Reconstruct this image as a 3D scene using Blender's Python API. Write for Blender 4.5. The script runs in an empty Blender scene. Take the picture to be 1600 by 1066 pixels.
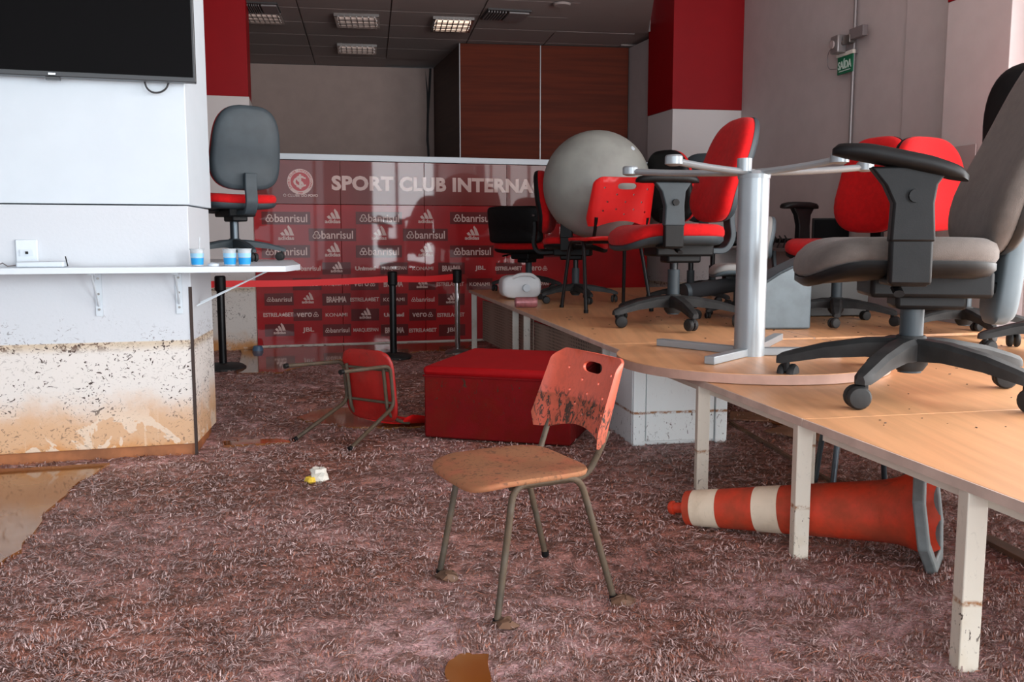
import bpy, bmesh, math, random
import numpy as np
from mathutils import Vector, Matrix
from mathutils.geometry import delaunay_2d_cdt

random.seed(7)
S = bpy.context.scene
C = S.collection
H = 1.10            # eye height of the photographer (m)
F = 1400.0          # focal length in pixels of a 1600 px wide frame
TH = math.atan(160 / F)

# ------------------------------------------------------------------ camera
cam = bpy.data.cameras.new('camera'); co = bpy.data.objects.new('camera', cam); C.objects.link(co)
cam.sensor_width = 36; cam.lens = 36 * F / 1600; cam.clip_start = .05; cam.clip_end = 200
co.location = (0, 0, H); co.rotation_euler = (math.pi / 2 - TH, 0, 0)
S.camera = co
# ------------------------------------------------------------------ world, daylight, exposure
S.view_settings.view_transform = 'Standard'; S.view_settings.look = 'None'
S.view_settings.gamma = 1; S.view_settings.use_curve_mapping = False
S.view_settings.exposure = 0.08
W = bpy.data.worlds.new('overcast_sky'); S.world = W; W.use_nodes = True
W.node_tree.nodes['Background'].inputs[0].default_value = (.80, .90, 1, 1)
W.node_tree.nodes['Background'].inputs[1].default_value = .9

def area(name, loc, target, sx, sy, power, col):
    l = bpy.data.lights.new(name, 'AREA'); l.shape = 'RECTANGLE'; l.size = sx; l.size_y = sy
    l.energy = power; l.color = col
    o = bpy.data.objects.new(name, l); C.objects.link(o); o.location = loc
    o.rotation_euler = (Vector(target) - Vector(loc)).to_track_quat('-Z', 'Y').to_euler()
    return o
# daylight standing in the glazed front behind the photographer and in the window bay of the right wall
area('daylight_front', (-.4, -2.78, 1.72), (-.4, 5, 1.6), 5.4, 2.8, 190, (.84, .93, 1))
area('daylight_front_right', (4.4, -2.78, 1.72), (4.4, 5, 1.6), 1.7, 2.8, 400, (.90, .96, 1))
area('daylight_right', (4.62, 2.8, 1.62), (0, 1.78, 1.3), 5.8, 3.0, 620, (.99, .98, .97))

# ------------------------------------------------------------------ measuring: picture ray -> place
def ray(px, py):
    a = (px - 800) / F; b = (533 - py) / F
    return Vector((a, math.cos(TH) + b * math.sin(TH), -math.sin(TH) + b * math.cos(TH)))
def G(px, py, z=0.0):                 # where the ray meets the level z
    d = ray(px, py); t = (z - H) / d.z
    return Vector((d.x * t, d.y * t, z))
def D(px, py, y):                     # where the ray is y metres ahead
    d = ray(px, py); t = y / d.y
    return Vector((d.x * t, y, H + d.z * t))
def onplane(px, py, p, n):
    d = ray(px, py); o = Vector((0, 0, H)); t = (p - o).dot(n) / d.dot(n)
    return o + d * t

# ------------------------------------------------------------------ materials
def lin(c):
    return tuple((x / 12.92 if x <= .04045 else ((x + .055) / 1.055) ** 2.4) for x in (v / 255 for v in c)) + (1,)
class NT:
    def __init__(s, name):
        s.m = bpy.data.materials.new(name); s.m.use_nodes = True
        s.t = s.m.node_tree; s.n = s.t.nodes; s.b = s.n['Principled BSDF']
    def link(s, a, b): s.t.links.new(a, b)
    def set(s, sock, v):
        if isinstance(v, bpy.types.NodeSocket): s.link(v, sock)
        elif v is not None: sock.default_value = v
    def math(s, op, a, b=None, c=None, clamp=False):
        n = s.n.new('ShaderNodeMath'); n.operation = op; n.use_clamp = clamp
        for i, v in enumerate((a, b, c)):
            if v is not None: s.set(n.inputs[i], v)
        return n.outputs[0]
    def mix(s, f, a, b, mode='MIX'):
        n = s.n.new('ShaderNodeMix'); n.data_type = 'RGBA'; n.blend_type = mode
        s.set(n.inputs[0], f); s.set(n.inputs[6], a); s.set(n.inputs[7], b); return n.outputs[2]
    def ramp(s, v, lo, hi):            # smooth 0..1 between lo and hi
        n = s.n.new('ShaderNodeMapRange'); n.interpolation_type = 'SMOOTHSTEP'
        s.set(n.inputs[0], v); n.inputs[1].default_value = lo; n.inputs[2].default_value = hi
        n.inputs[3].default_value = 0; n.inputs[4].default_value = 1; return n.outputs[0]
    def pos(s): return s.n.new('ShaderNodeNewGeometry').outputs['Position']
    def obj(s): return s.n.new('ShaderNodeTexCoord').outputs['Object']
    def map(s, v, scale=(1, 1, 1), rot=(0, 0, 0)):
        n = s.n.new('ShaderNodeMapping'); s.link(v, n.inputs[0]); n.inputs[3].default_value = scale; n.inputs[2].default_value = rot
        return n.outputs[0]
    def z(s, v):
        n = s.n.new('ShaderNodeSeparateXYZ'); s.link(v, n.inputs[0]); return n.outputs[2]
    def noise(s, v, scale, detail=3, rough=.55, dist=0):
        n = s.n.new('ShaderNodeTexNoise'); s.link(v, n.inputs['Vector']); n.inputs['Scale'].default_value = scale
        n.inputs['Detail'].default_value = detail; n.inputs['Roughness'].default_value = rough; n.inputs['Distortion'].default_value = dist
        return n.outputs[0]
    def bump(s, h, st, dist=.01):
        n = s.n.new('ShaderNodeBump'); n.inputs['Strength'].default_value = st; n.inputs['Distance'].default_value = dist
        s.link(h, n.inputs['Height']); s.link(n.outputs[0], s.b.inputs['Normal'])

MAT = {}
def mk(name, col, rough=.5, metal=0, var=0, vscale=6, bump=0, bscale=80, coat=0, spec=.5, mud=None, stretch=(1, 1, 1), sheen=0):
    """a plain procedural surface; mud = (water line height, cover, colour) leaves flood mud below the line"""
    if name in MAT: return MAT[name]
    t = NT(name); c = lin(col); o = t.obj()
    if var:
        nz = t.noise(t.map(o, stretch), vscale, 4)
        d = tuple(max(0, x * (1 - var)) for x in c[:3]) + (1,)
        b = tuple(min(1, x * (1 + var)) for x in c[:3]) + (1,)
        c = t.mix(t.ramp(nz, .3, .7), d, b)
    r = rough
    if mud:
        zl, cover, mc = mud[:3]
        p = t.pos(); z = t.z(p)
        film = t.math('MULTIPLY', t.ramp(t.noise(p, 9, 5, .6), .62 - cover * .5, .72 - cover * .1), t.ramp(z, zl + .004, zl - .004))
        blot = t.ramp(t.noise(t.map(p, (1, 1, .5)), 46, 4, .7, 1.5), mud[4] if len(mud) > 4 else .60, (mud[4] if len(mud) > 4 else .60) + .06)
        band = t.math('MULTIPLY', t.ramp(z, zl + .03, zl - .01), t.ramp(z, zl - .30, zl - .05))
        blot = t.math('MULTIPLY', blot, t.math('ADD', t.math('MULTIPLY', band, .9), .10, clamp=True))
        c = t.mix(t.math('MULTIPLY', film, cover, clamp=True), c, lin(mc))
        c = t.mix(blot, c, lin((58, 40, 30)))
        if len(mud) > 3 and mud[3]:                              # rusty tide mark
            lz = t.math('ABSOLUTE', t.math('SUBTRACT', t.math('ADD', z, t.math('MULTIPLY', t.noise(p, 14, 2), .012)), zl + .004))
            c = t.mix(t.math('MULTIPLY', t.ramp(lz, .011, .002), t.ramp(t.noise(p, 38, 4, .7), .34, .58)), c, lin((150, 98, 52)))
        r = t.math('ADD', t.math('MULTIPLY', film, .3), rough, clamp=True)
    t.set(t.b.inputs['Base Color'], c); t.set(t.b.inputs['Roughness'], r)
    t.b.inputs['Metallic'].default_value = metal; t.b.inputs['Coat Weight'].default_value = coat
    t.b.inputs['Coat Roughness'].default_value = .08; t.b.inputs['Specular IOR Level'].default_value = spec
    t.b.inputs['Sheen Weight'].default_value = sheen
    if bump: t.bump(t.noise(o, bscale, 3), bump)
    MAT[name] = t.m; return t.m

MUD = (140, 100, 70)
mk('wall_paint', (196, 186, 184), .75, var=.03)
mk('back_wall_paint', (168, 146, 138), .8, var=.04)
mk('white_paint', (206, 215, 222), .55, var=.015)
mk('white_board', (212, 220, 227), .35)
mk('red_paint', (146, 0, 12), .55, spec=.25, var=.03)
mk('ceiling_tile', (150, 136, 132), .9, bump=.2, bscale=200)
mk('ceiling_rail', (92, 84, 82), .7)
mk('red_fabric', (190, 9, 14), .9, spec=.3, var=.10, vscale=40, bump=.25, bscale=420, sheen=.05)
mk('grey_fabric', (92, 84, 79), .9, var=.10, vscale=40, bump=.25, bscale=420, sheen=.1)
mk('pale_grey_fabric', (165, 163, 160), .9, bump=.2, bscale=420)
mk('black_fabric', (25, 25, 28), .9, bump=.2, bscale=400)
mk('black_plastic', (16, 16, 17), .5, spec=.22, var=.2, vscale=30, bump=.04, bscale=300)
mk('charcoal_plastic', (54, 62, 67), .5, spec=.3, var=.10, vscale=12, bump=.05, bscale=350)
mk('dusty_plastic', (42, 42, 42), .6, spec=.3, var=.35, vscale=14)
mk('black_metal', (22, 22, 24), .35, metal=.3)
mk('blue_grey_metal', (70, 78, 84), .3, metal=.6)
mk('chrome', (200, 200, 202), .15, metal=1)
mk('silver_paint', (150, 156, 160), .36, metal=.4, var=.05)
mk('wood_veneer', (92, 32, 10), .65, spec=.2, var=.22, vscale=3, stretch=(.35, .35, 7))
mk('wood_veneer_dark', (66, 42, 32), .6, var=.2, vscale=3, stretch=(.35, .35, 7))
mk('desk_veneer', (208, 154, 110), .38, var=.10, vscale=2.6, stretch=(9, .5, 1))
mk('desk_edge', (196, 172, 158), .55, var=.10, vscale=10)
mk('disc_edge', (176, 138, 122), .55, var=.10, vscale=10)
mk('tv_screen', (12, 11, 12), .5, spec=.05)
mk('tv_bezel', (52, 53, 55), .35)
mk('belt_red', (222, 8, 18), .6)
mk('ball_vinyl', (150, 152, 146), .5, var=.10, vscale=5, bump=.05, bscale=60)
mk('red_shell', (226, 26, 26), .4, var=.08)
mk('dark_lettering', (20, 20, 24), .6)
mk('steel', (132, 128, 124), .35, metal=.8)
mk('dirty_steel', (78, 70, 60), .5, metal=.3, var=.3, vscale=14, mud=(.60, .7, (92, 72, 52)))
mk('muddy_shell', (206, 88, 64), .5, var=.06, mud=(.585, .85, (156, 78, 54), 0, .50))
mk('muddy_seat', (176, 88, 62), .6, var=.08, mud=(.585, 1.0, (150, 100, 66), 0, .55))
mk('dull_red_shell', (158, 24, 20), .5, var=.12, mud=(.5, .25, (110, 52, 36)))
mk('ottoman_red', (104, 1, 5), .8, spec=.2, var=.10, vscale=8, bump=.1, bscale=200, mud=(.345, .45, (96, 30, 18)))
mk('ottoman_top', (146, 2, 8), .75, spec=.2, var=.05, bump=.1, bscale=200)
mk('muddy_leg', (214, 204, 188), .5, mud=(.185, .30, (196, 178, 150), 1))
mk('far_leg', (205, 198, 188), .5, mud=(.4, .40, (176, 158, 136)))
mk('cabinet_white', (232, 238, 238), .45, mud=(.18, .12, (214, 206, 190), 1))
mk('cone_orange', (200, 56, 26), .55, var=.12, mud=(.5, .62, (126, 62, 36), 0, .57))
mk('cone_white', (222, 204, 180), .55, var=.05, mud=(.5, .30, (176, 150, 118)))
mk('cone_rubber', (110, 116, 116), .65, var=.2, vscale=12)
mk('sign_green', (16, 112, 78), .5)
mk('sign_white', (205, 228, 216), .6)
mk('aluminium', (156, 152, 152), .4, metal=.6)
mk('acrylic', (168, 156, 154), .25)
mk('grey_box', (126, 118, 118), .5)
mk('can_pink', (168, 108, 112), .35, metal=.3, var=.2, vscale=40)
mk('cable_dark', (46, 44, 46), .5)
mk('paper', (226, 222, 210), .8)
mk('yellow_print', (228, 190, 60), .7)
mk('slate_plastic', (92, 104, 110), .5, var=.12, vscale=9)
mk('tower_dark', (42, 38, 36), .45)
mk('dark_gap', (52, 36, 30), .7)
mk('plank', (98, 70, 52), .7, var=.3, vscale=6)
mk('wet_board', (150, 112, 88), .45, var=.2, vscale=7)
mk('bin_blue', (84, 112, 140), .4)
def translucent(name, col, rough, trans):
    t = NT(name); t.b.inputs['Base Color'].default_value = lin(col); t.b.inputs['Roughness'].default_value = rough
    t.b.inputs['Transmission Weight'].default_value = trans; t.b.inputs['IOR'].default_value = 1.35; MAT[name] = t.m
translucent('jug_plastic', (232, 234, 236), .4, .12)
translucent('cup_plastic', (236, 242, 246), .15, .55)
translucent('cup_print', (40, 150, 214), .35, 0)
translucent('cup_print_pale', (150, 198, 228), .35, 0)
def emit(name, col, st):
    t = NT(name); t.b.inputs['Base Color'].default_value = lin(col); t.b.inputs['Emission Color'].default_value = lin(col)
    t.b.inputs['Emission Strength'].default_value = st; MAT[name] = t.m
emit('lamp_glow', (255, 226, 204), 1.1)
emit('lamp_dim', (220, 196, 186), .25)
mk('louver', (176, 168, 164), .25, metal=.8)
mk('vent_dark', (58, 54, 54), .6)

def flood_wall(name, base, zl, zo, specks=1.0):
    """white wall: flecks of debris, a scum band at the water line zl and ochre mud up to zo"""
    t = NT(name); p = t.pos(); z = t.z(p)
    wob = t.math('MULTIPLY', t.math('SUBTRACT', t.noise(p, 5.2, 5, .65), .5), .26)
    zz = t.math('ADD', z, wob)
    c = t.mix(t.ramp(z, zl + .006, zl - .006), lin(base), lin((220, 214, 208)))
    c = t.mix(t.math('MULTIPLY', t.ramp(z, zl + .003, zl - .003), t.ramp(z, zl - .06, zl - .005)), c, lin((206, 188, 164)))
    o1 = t.ramp(zz, zo + .10, zo - .10)
    c = t.mix(t.math('MULTIPLY', o1, .85), c, lin((208, 160, 112)))
    peel = t.ramp(t.noise(p, 6.5, 5, .55, .6), .535, .56)
    pz = t.math('MULTIPLY', t.ramp(z, zo + .02, zo - .08), t.ramp(z, .02, .08))
    c = t.mix(t.math('MULTIPLY', t.math('MULTIPLY', peel, pz), .75), c, lin((226, 208, 188)))
    low = t.ramp(zz, .13, .03)
    c = t.mix(t.math('MULTIPLY', low, t.math('SUBTRACT', 1.0, peel)), c, lin((204, 142, 82)))
    drip = t.ramp(t.noise(t.map(p, (9, 9, .5)), 3.0, 3), .60, .72)
    c = t.mix(t.math('MULTIPLY', t.math('MULTIPLY', drip, o1), .5), c, lin((228, 204, 176)))
    fl = t.ramp(t.noise(t.map(p, (1, 1, 1.25), (0, .5, 0)), 27, 3, .60, 2.4), .59, .615)
    cl = t.ramp(t.noise(p, 5.2, 4), .46, .56)
    zone = t.math('MULTIPLY', t.ramp(z, zl + .22, zl + .01), .55)
    zone = t.math('ADD', zone, t.math('MULTIPLY', t.ramp(z, zl - .42, zl - .06), t.math('MULTIPLY', t.ramp(z, zl + .004, zl), 1.9)))
    zone = t.math('MULTIPLY', t.math('MULTIPLY', zone, t.math('ADD', cl, .12, clamp=True)), specks, clamp=True)
    c = t.mix(t.math('MULTIPLY', fl, zone, clamp=True), c, lin((58, 38, 30)))
    scum = t.math('MULTIPLY', t.ramp(t.noise(t.map(p, (1, 1, 2)), 30, 5, .7, 1), .49, .56), t.math('MULTIPLY', t.ramp(z, zl + .003, zl - .003), t.ramp(z, zl - .06, zl - .012)))
    scum = t.math('MULTIPLY', scum, t.ramp(t.noise(p, 3.1, 2), .38, .55))
    c = t.mix(scum, c, lin((92, 62, 44)))
    t.set(t.b.inputs['Base Color'], c); t.b.inputs['Roughness'].default_value = .55
    t.bump(t.noise(p, 60, 3), .06); MAT[name] = t.m
flood_wall('flood_wall', (204, 208, 213), .592, .27)
flood_wall('flood_wall_far', (206, 198, 196), .62, .10)
mk('flood_skirting', (158, 98, 58), .5, var=.25, vscale=9)

def floor_mat():
    t = NT('muddy_carpet'); p = t.pos()
    a = t.n.new('ShaderNodeVertexColor'); a.layer_name = 'tone'
    n1 = t.noise(t.map(p, (.8, 1.9, 1)), 105, 6, .72, .6)
    c = t.mix(t.ramp(n1, .36, .62), (.42, .38, .37, 1), (1.5, 1.46, 1.45, 1))
    c = t.mix(1.0, a.outputs[0], c, 'MULTIPLY')
    t.set(t.b.inputs['Base Color'], c); t.set(t.b.inputs['Roughness'], a.outputs[1]); t.b.inputs['Specular IOR Level'].default_value = .6
    t.bump(n1, .9, .014); MAT['muddy_carpet'] = t.m
    t = NT('carpet_strands')
    a = t.n.new('ShaderNodeVertexColor'); a.layer_name = 'tone'
    t.link(a.outputs[0], t.b.inputs['Base Color']); t.b.inputs['Roughness'].default_value = .42
    t.b.inputs['Specular IOR Level'].default_value = .6; MAT['carpet_strands'] = t.m
    t = NT('muddy_water'); p = t.pos()
    t.set(t.b.inputs['Base Color'], t.mix(t.ramp(t.noise(p, 2, 3), .3, .7), lin((122, 66, 26)), lin((150, 104, 64))))
    t.b.inputs['Roughness'].default_value = .06; t.b.inputs['Specular IOR Level'].default_value = .8
    t.bump(t.noise(p, 5, 2), .04, .01); MAT['muddy_water'] = t.m
floor_mat()
def banner_mat(name, col, var):
    t = NT(name); o = t.pos()
    c = t.mix(t.ramp(t.noise(o, 1.6, 3), .3, .7), lin(col), lin(tuple(int(x * var) for x in col)))
    t.set(t.b.inputs['Base Color'], c); t.b.inputs['Roughness'].default_value = .35
    t.b.inputs['Coat Weight'].default_value = .28; t.b.inputs['Specular IOR Level'].default_value = .15; t.b.inputs['Coat Roughness'].default_value = .03; MAT[name] = t.m
banner_mat('banner_red', (172, 16, 22), .85); banner_mat('banner_maroon', (124, 40, 34), .9)
banner_mat('banner_box', (104, 24, 24), .9); banner_mat('banner_ink', (220, 186, 178), .95); banner_mat('banner_crest_red', (186, 22, 30), .95)

# ------------------------------------------------------------------ mesh building
class MB:
    def __init__(s): s.v = []; s.f = []
    def add(s, vs, fs, M=None):
        b = len(s.v)
        for p in vs:
            p = Vector(p); s.v.append(M @ p if M else p)
        s.f += [tuple(b + i for i in f) for f in fs]; return s
    def box(s, c, d, M=None):
        x, y, z = c; a, b, h = d[0] / 2, d[1] / 2, d[2] / 2
        vs = [(x - a, y - b, z - h), (x + a, y - b, z - h), (x + a, y + b, z - h), (x - a, y + b, z - h),
              (x - a, y - b, z + h), (x + a, y - b, z + h), (x + a, y + b, z + h), (x - a, y + b, z + h)]
        return s.add(vs, [(3, 2, 1, 0), (4, 5, 6, 7), (0, 1, 5, 4), (1, 2, 6, 5), (2, 3, 7, 6), (3, 0, 4, 7)], M)
    def prism(s, poly, z0, z1, M=None):
        n = len(poly)
        a = sum(poly[i][0] * poly[(i + 1) % n][1] - poly[(i + 1) % n][0] * poly[i][1] for i in range(n))
        if a < 0: poly = poly[::-1]
        vs = [(p[0], p[1], z0) for p in poly] + [(p[0], p[1], z1) for p in poly]
        fs = [tuple(range(n - 1, -1, -1)), tuple(range(n, 2 * n))] + [(i, (i + 1) % n, n + (i + 1) % n, n + i) for i in range(n)]
        return s.add(vs, fs, M)
    def rings(s, rings, cap0=True, cap1=True, closed=True):
        n = len(rings[0]); vs = [p for r in rings for p in r]; fs = []
        for k in range(len(rings) - 1):
            for i in range(n if closed else n - 1):
                j = (i + 1) % n
                fs.append((k * n + i, k * n + j, (k + 1) * n + j, (k + 1) * n + i))
        if cap0: fs.append(tuple(range(n - 1, -1, -1)))
        if cap1: fs.append(tuple((len(rings) - 1) * n + i for i in range(n)))
        return s.add(vs, fs)
    def cyl(s, p0, p1, r0, r1=None, n=16):
        p0 = Vector(p0); p1 = Vector(p1); r1 = r0 if r1 is None else r1
        q = (p1 - p0).to_track_quat('Z', 'Y').to_matrix()
        R = [[p + q @ Vector((r * math.cos(2 * math.pi * i / n), r * math.sin(2 * math.pi * i / n), 0)) for i in range(n)] for p, r in ((p0, r0), (p1, r1))]
        return s.rings(R)
    def lathe(s, prof, n=24, M=None, cap=True):
        R = [[(M @ Vector((r * math.cos(2 * math.pi * i / n), r * math.sin(2 * math.pi * i / n), z))) if M else
              Vector((r * math.cos(2 * math.pi * i / n), r * math.sin(2 * math.pi * i / n), z)) for i in range(n)] for r, z in prof]
        return s.rings(R, cap, cap)
    def tube(s, path, r, n=10, ry=None):
        P = [Vector(p) for p in path]; R = []; nrm = None
        for i, p in enumerate(P):
            t = (P[min(i + 1, len(P) - 1)] - P[max(i - 1, 0)]).normalized()
            if nrm is None:
                nrm = t.cross(Vector((0, 0, 1)) if abs(t.z) < .9 else Vector((1, 0, 0))).normalized()
            else:
                nrm = (nrm - t * nrm.dot(t)).normalized()
            b = t.cross(nrm)
            rr = r[i] if isinstance(r, (list, tuple)) else r
            R.append([p + nrm * (rr * math.cos(2 * math.pi * k / n)) + b * ((ry or rr) * math.sin(2 * math.pi * k / n)) for k in range(n)])
        return s.rings(R)
    def slab(s, outline, prof, fn):
        """outline in 2-D, prof = [(scale, height)], fn maps (x, y, h) to a place"""
        return s.rings([[fn(x * k, y * k, h) for x, y in outline] for k, h in prof])
    def build(s, name, mat, parent=None, smooth=True, bevel=0, ang=38, solid=0):
        me = bpy.data.meshes.new(name); me.from_pydata([tuple(p) for p in s.v], [], s.f)
        bm = bmesh.new(); bm.from_mesh(me); bmesh.ops.recalc_face_normals(bm, faces=bm.faces); bm.to_mesh(me); bm.free()
        return place(name, me, mat, parent, smooth, bevel, ang, solid)
def place(name, me, mat, parent=None, smooth=True, bevel=0, ang=38, solid=0):
    if len(me.materials) == 0: me.materials.append(MAT[mat])
    if smooth:
        me.polygons.foreach_set('use_smooth', [True] * len(me.polygons)); me.set_sharp_from_angle(angle=math.radians(ang))
    o = bpy.data.objects.new(name, me); C.objects.link(o)
    if parent: o.parent = parent
    if solid:
        m = o.modifiers.new('solid', 'SOLIDIFY'); m.thickness = solid; m.offset = 0
    if bevel:
        m = o.modifiers.new('bevel', 'BEVEL'); m.width = bevel; m.segments = 2; m.limit_method = 'ANGLE'; m.angle_limit = math.radians(40)
    return o
def box(name, c, d, mat, parent=None, bevel=.003, M=None): return MB().box(c, d, M).build(name, mat, parent, bevel=bevel)
def tag(o, label=None, cat=None, group=None, kind=None):
    for k, v in (('label', label), ('category', cat), ('group', group), ('kind', kind)):
        if v: o[k] = v
    return o
def thing(name, label, cat, loc=(0, 0, 0), rz=0, k=1, group=None):
    o = bpy.data.objects.new(name, None); C.objects.link(o); o.empty_display_size = .1
    o.location = loc; o.rotation_euler = (0, 0, rz); o.scale = (k, k, k)
    return tag(o, label, cat, group)
def struct(o): o['kind'] = 'structure'; return o
def rzof(fx, fy): return math.atan2(fx, -fy)         # turn so that the local front (-Y) looks along (fx, fy)
def sup(w, d, e=4.0, n=32, top=1.0):                 # rounded outline, w by d, upper end narrowed to top
    o = []
    for i in range(n):
        a = 2 * math.pi * i / n; c, s_ = math.cos(a), math.sin(a)
        x = w / 2 * math.copysign(abs(c) ** (2 / e), c); y = d / 2 * math.copysign(abs(s_) ** (2 / e), s_)
        o.append((x * (1 + (top - 1) * (y / d + .5)), y))
    return o
def fillet(P, r, n=5):                               # round the corners of a path
    P = [Vector(p) for p in P]; o = [P[0]]
    for i in range(1, len(P) - 1):
        a = (P[i - 1] - P[i]); b = (P[i + 1] - P[i]); k = min(r, a.length * .48, b.length * .48)
        p0 = P[i] + a.normalized() * k; p1 = P[i] + b.normalized() * k
        for j in range(n + 1):
            t = j / n; o.append(p0 * (1 - t) ** 2 + P[i] * 2 * t * (1 - t) + p1 * t * t)
    o.append(P[-1]); return o
def holed(outline, holes, grid):                     # flat sheet with holes, triangulated; returns points and triangles
    pts = [Vector(p) for p in outline]; ed = [(i, (i + 1) % len(outline)) for i in range(len(outline))]
    for h in holes:
        b = len(pts); pts += [Vector(p) for p in h]; ed += [(b + i, b + (i + 1) % len(h)) for i in range(len(h))]
    def inside(p, poly):
        r = False
        for i in range(len(poly)):
            x1, y1 = poly[i]; x2, y2 = poly[i - 1]
            if (y1 > p[1]) != (y2 > p[1]) and p[0] < (x2 - x1) * (p[1] - y1) / (y2 - y1) + x1: r = not r
        return r
    xs = [p[0] for p in outline]; ys = [p[1] for p in outline]
    y = min(ys) + grid / 2
    while y < max(ys):
        x = min(xs) + grid / 2
        while x < max(xs):
            if inside((x, y), outline) and not any(inside((x, y), h) for h in holes): pts.append(Vector((x, y)))
            x += grid
        y += grid
    v, e, f, *_ = delaunay_2d_cdt(pts, ed, [], 0, 1e-6)
    out = []
    for t in f:
        c = sum((v[i] for i in t), Vector((0, 0))) / len(t)
        if inside(c, outline) and not any(inside(c, h) for h in holes): out.append(tuple(t))
    return v, out
def clone(o, parent=None):
    c = o.copy(); C.objects.link(c); c.parent = parent
    for ch in o.children: clone(ch, c)
    return c
# ------------------------------------------------------------------ the room
CEIL = 1.1 + .2175 * 10.55         # low ceiling of the back room and the left bay
HALL = 4.7                           # ceiling of the hall on the right
def quadwall(name, pts, mat):                         # a slab standing on the outline pts (x, y) between z0 and z1
    pass
def wallbox(name, poly, z0, z1, mat, parent=None, bevel=.004):
    o = MB().prism([(p[0], p[1]) for p in poly], z0, z1).build(name, mat, parent, bevel=bevel)
    return o if parent else struct(o)

# floor: uneven mud-soaked carpet, meshed finer near the photographer
def vnoise(x, y, seed):                               # smooth value noise, any array shape
    rg = np.random.default_rng(seed); T = rg.random((256, 256)); xi = np.floor(x).astype(int); yi = np.floor(y).astype(int)
    fx, fy = x - xi, y - yi; fx = fx * fx * (3 - 2 * fx); fy = fy * fy * (3 - 2 * fy)
    g = lambda i, j: T[i % 256, j % 256]
    return (g(xi, yi) * (1 - fx) + g(xi + 1, yi) * fx) * (1 - fy) + (g(xi, yi + 1) * (1 - fx) + g(xi + 1, yi + 1) * fx) * fy
def clump(x, y):                                      # 0 on smooth wet film, 1 on matted fibre clumps
    wx = x + .06 * vnoise(x * 5, y * 5, 1); wy = y + .06 * vnoise(x * 5 + 9, y * 5, 2)
    n = .24 * vnoise(wx * 6, wy * 9, 3) + .34 * vnoise(wx * 19, wy * 30, 4) + .42 * vnoise(wx * 45, wy * 75, 5)
    return np.clip((n - .35) / .20, 0, 1)
def ground(x, y):
    c = clump(x, y); f = vnoise(x * 60, y * 90, 6) * .6 + vnoise(x * 120, y * 150, 7) * .4
    return -.006 + .004 * vnoise(x * 2, y * 2, 8) + c * (.003 + .010 * f)
def warm(x, y): return np.clip((.6 * vnoise(x * .9 + 3, y * .8, 9) + .4 * vnoise(x * 2.3, y * 2.1, 10) - .38) / .26, 0, 1)
def floor():
    ny, nx = 520, 560
    ys = 1.55 * (10.6 / 1.55) ** np.linspace(0, 1, ny); s_ = np.linspace(-.95, .95, nx)
    Y = np.repeat(ys[:, None], nx, 1); X = s_[None, :] * (Y * .78 + .5)
    Z = ground(X, Y); V = np.stack([X, Y, Z], -1).reshape(-1, 3)
    k = (np.arange(ny - 1)[:, None] * nx + np.arange(nx - 1)[None, :]).ravel()
    Fq = np.stack([k, k + 1, k + 1 + nx, k + nx], 1)
    b = len(V); V = np.concatenate([V, [[-9, -3.3, -.012], [9, -3.3, -.012], [9, 14, -.012], [-9, 14, -.012]]]); Fq = np.concatenate([Fq, [[b, b + 1, b + 2, b + 3]]])
    me = bpy.data.meshes.new('floor'); me.vertices.add(len(V)); me.vertices.foreach_set('co', V.astype(np.float32).ravel())
    me.loops.add(Fq.size); me.loops.foreach_set('vertex_index', Fq.astype(np.int32).ravel())
    me.polygons.add(len(Fq)); me.polygons.foreach_set('loop_start', np.arange(0, Fq.size, 4, dtype=np.int32)); me.update(); me.validate()
    c = clump(X, Y).ravel()[:, None]; w = warm(X, Y).ravel()[:, None]; L = lambda q: np.array(lin(q)[:3])
    film = L((238, 194, 196)) * (1 - w) + L((206, 142, 124)) * w; mat_ = L((164, 122, 112)) * (1 - w) + L((122, 78, 60)) * w
    col = np.ones((len(V), 4), np.float32); col[:b, :3] = film * (1 - c) + mat_ * c; col[:b, 3] = (.30 + .25 * c)[:, 0]
    col[b:] = (*lin((140, 96, 88))[:3], .5)
    at = me.color_attributes.new('tone', 'FLOAT_COLOR', 'POINT'); at.data.foreach_set('color', col.ravel())
    o = place('floor', me, 'muddy_carpet', smooth=True, ang=180); struct(o)
floor()

# left wall block with its chamfered skirting
A0, A1, A2 = G(0, 730), G(309, 711), G(339, 676)
ua = (A1 - A0).normalized(); AL = A1 - ua * 5.5
side = (A2 - A1).normalized(); nb = Vector((-ua.y, ua.x, 0))
AB = A2 + nb * .02
SEAM = D(300, 320, A1.y).z
lo_poly = [AL, A1, A2, A2 - ua * 3.2 + nb * .1, AL + nb * .4]
wallbox('wall_left', lo_poly, .06, SEAM - .006, 'flood_wall')
e = .009
up_poly = [AL - nb * e, A1 - nb * e + ua * e, A2 + ua * e * 1.5 + nb * e, A2 - ua * 3.2 + nb * .12, AL + nb * .4]
wallbox('wall_left_upper', up_poly, SEAM, CEIL, 'white_paint')
sk = [AL + nb * .02, A1 + nb * .03 - ua * .005, A2 - ua * .03, A2 - ua * 3.2 + nb * .1, AL + nb * .4]
wallbox('baseboard_left', sk, -.01, .06, 'flood_skirting')
q = A1 + (side * .004)
struct(MB().prism([(p.x, p.y) for p in (A1 - ua * .012 - nb * .003, A1 - nb * .003 + ua * .001, A1 + side * .006 + ua * .003, A1 - ua * .012 + nb * .02)], .0, .86).build('trim_1', 'dark_gap'))
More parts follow.
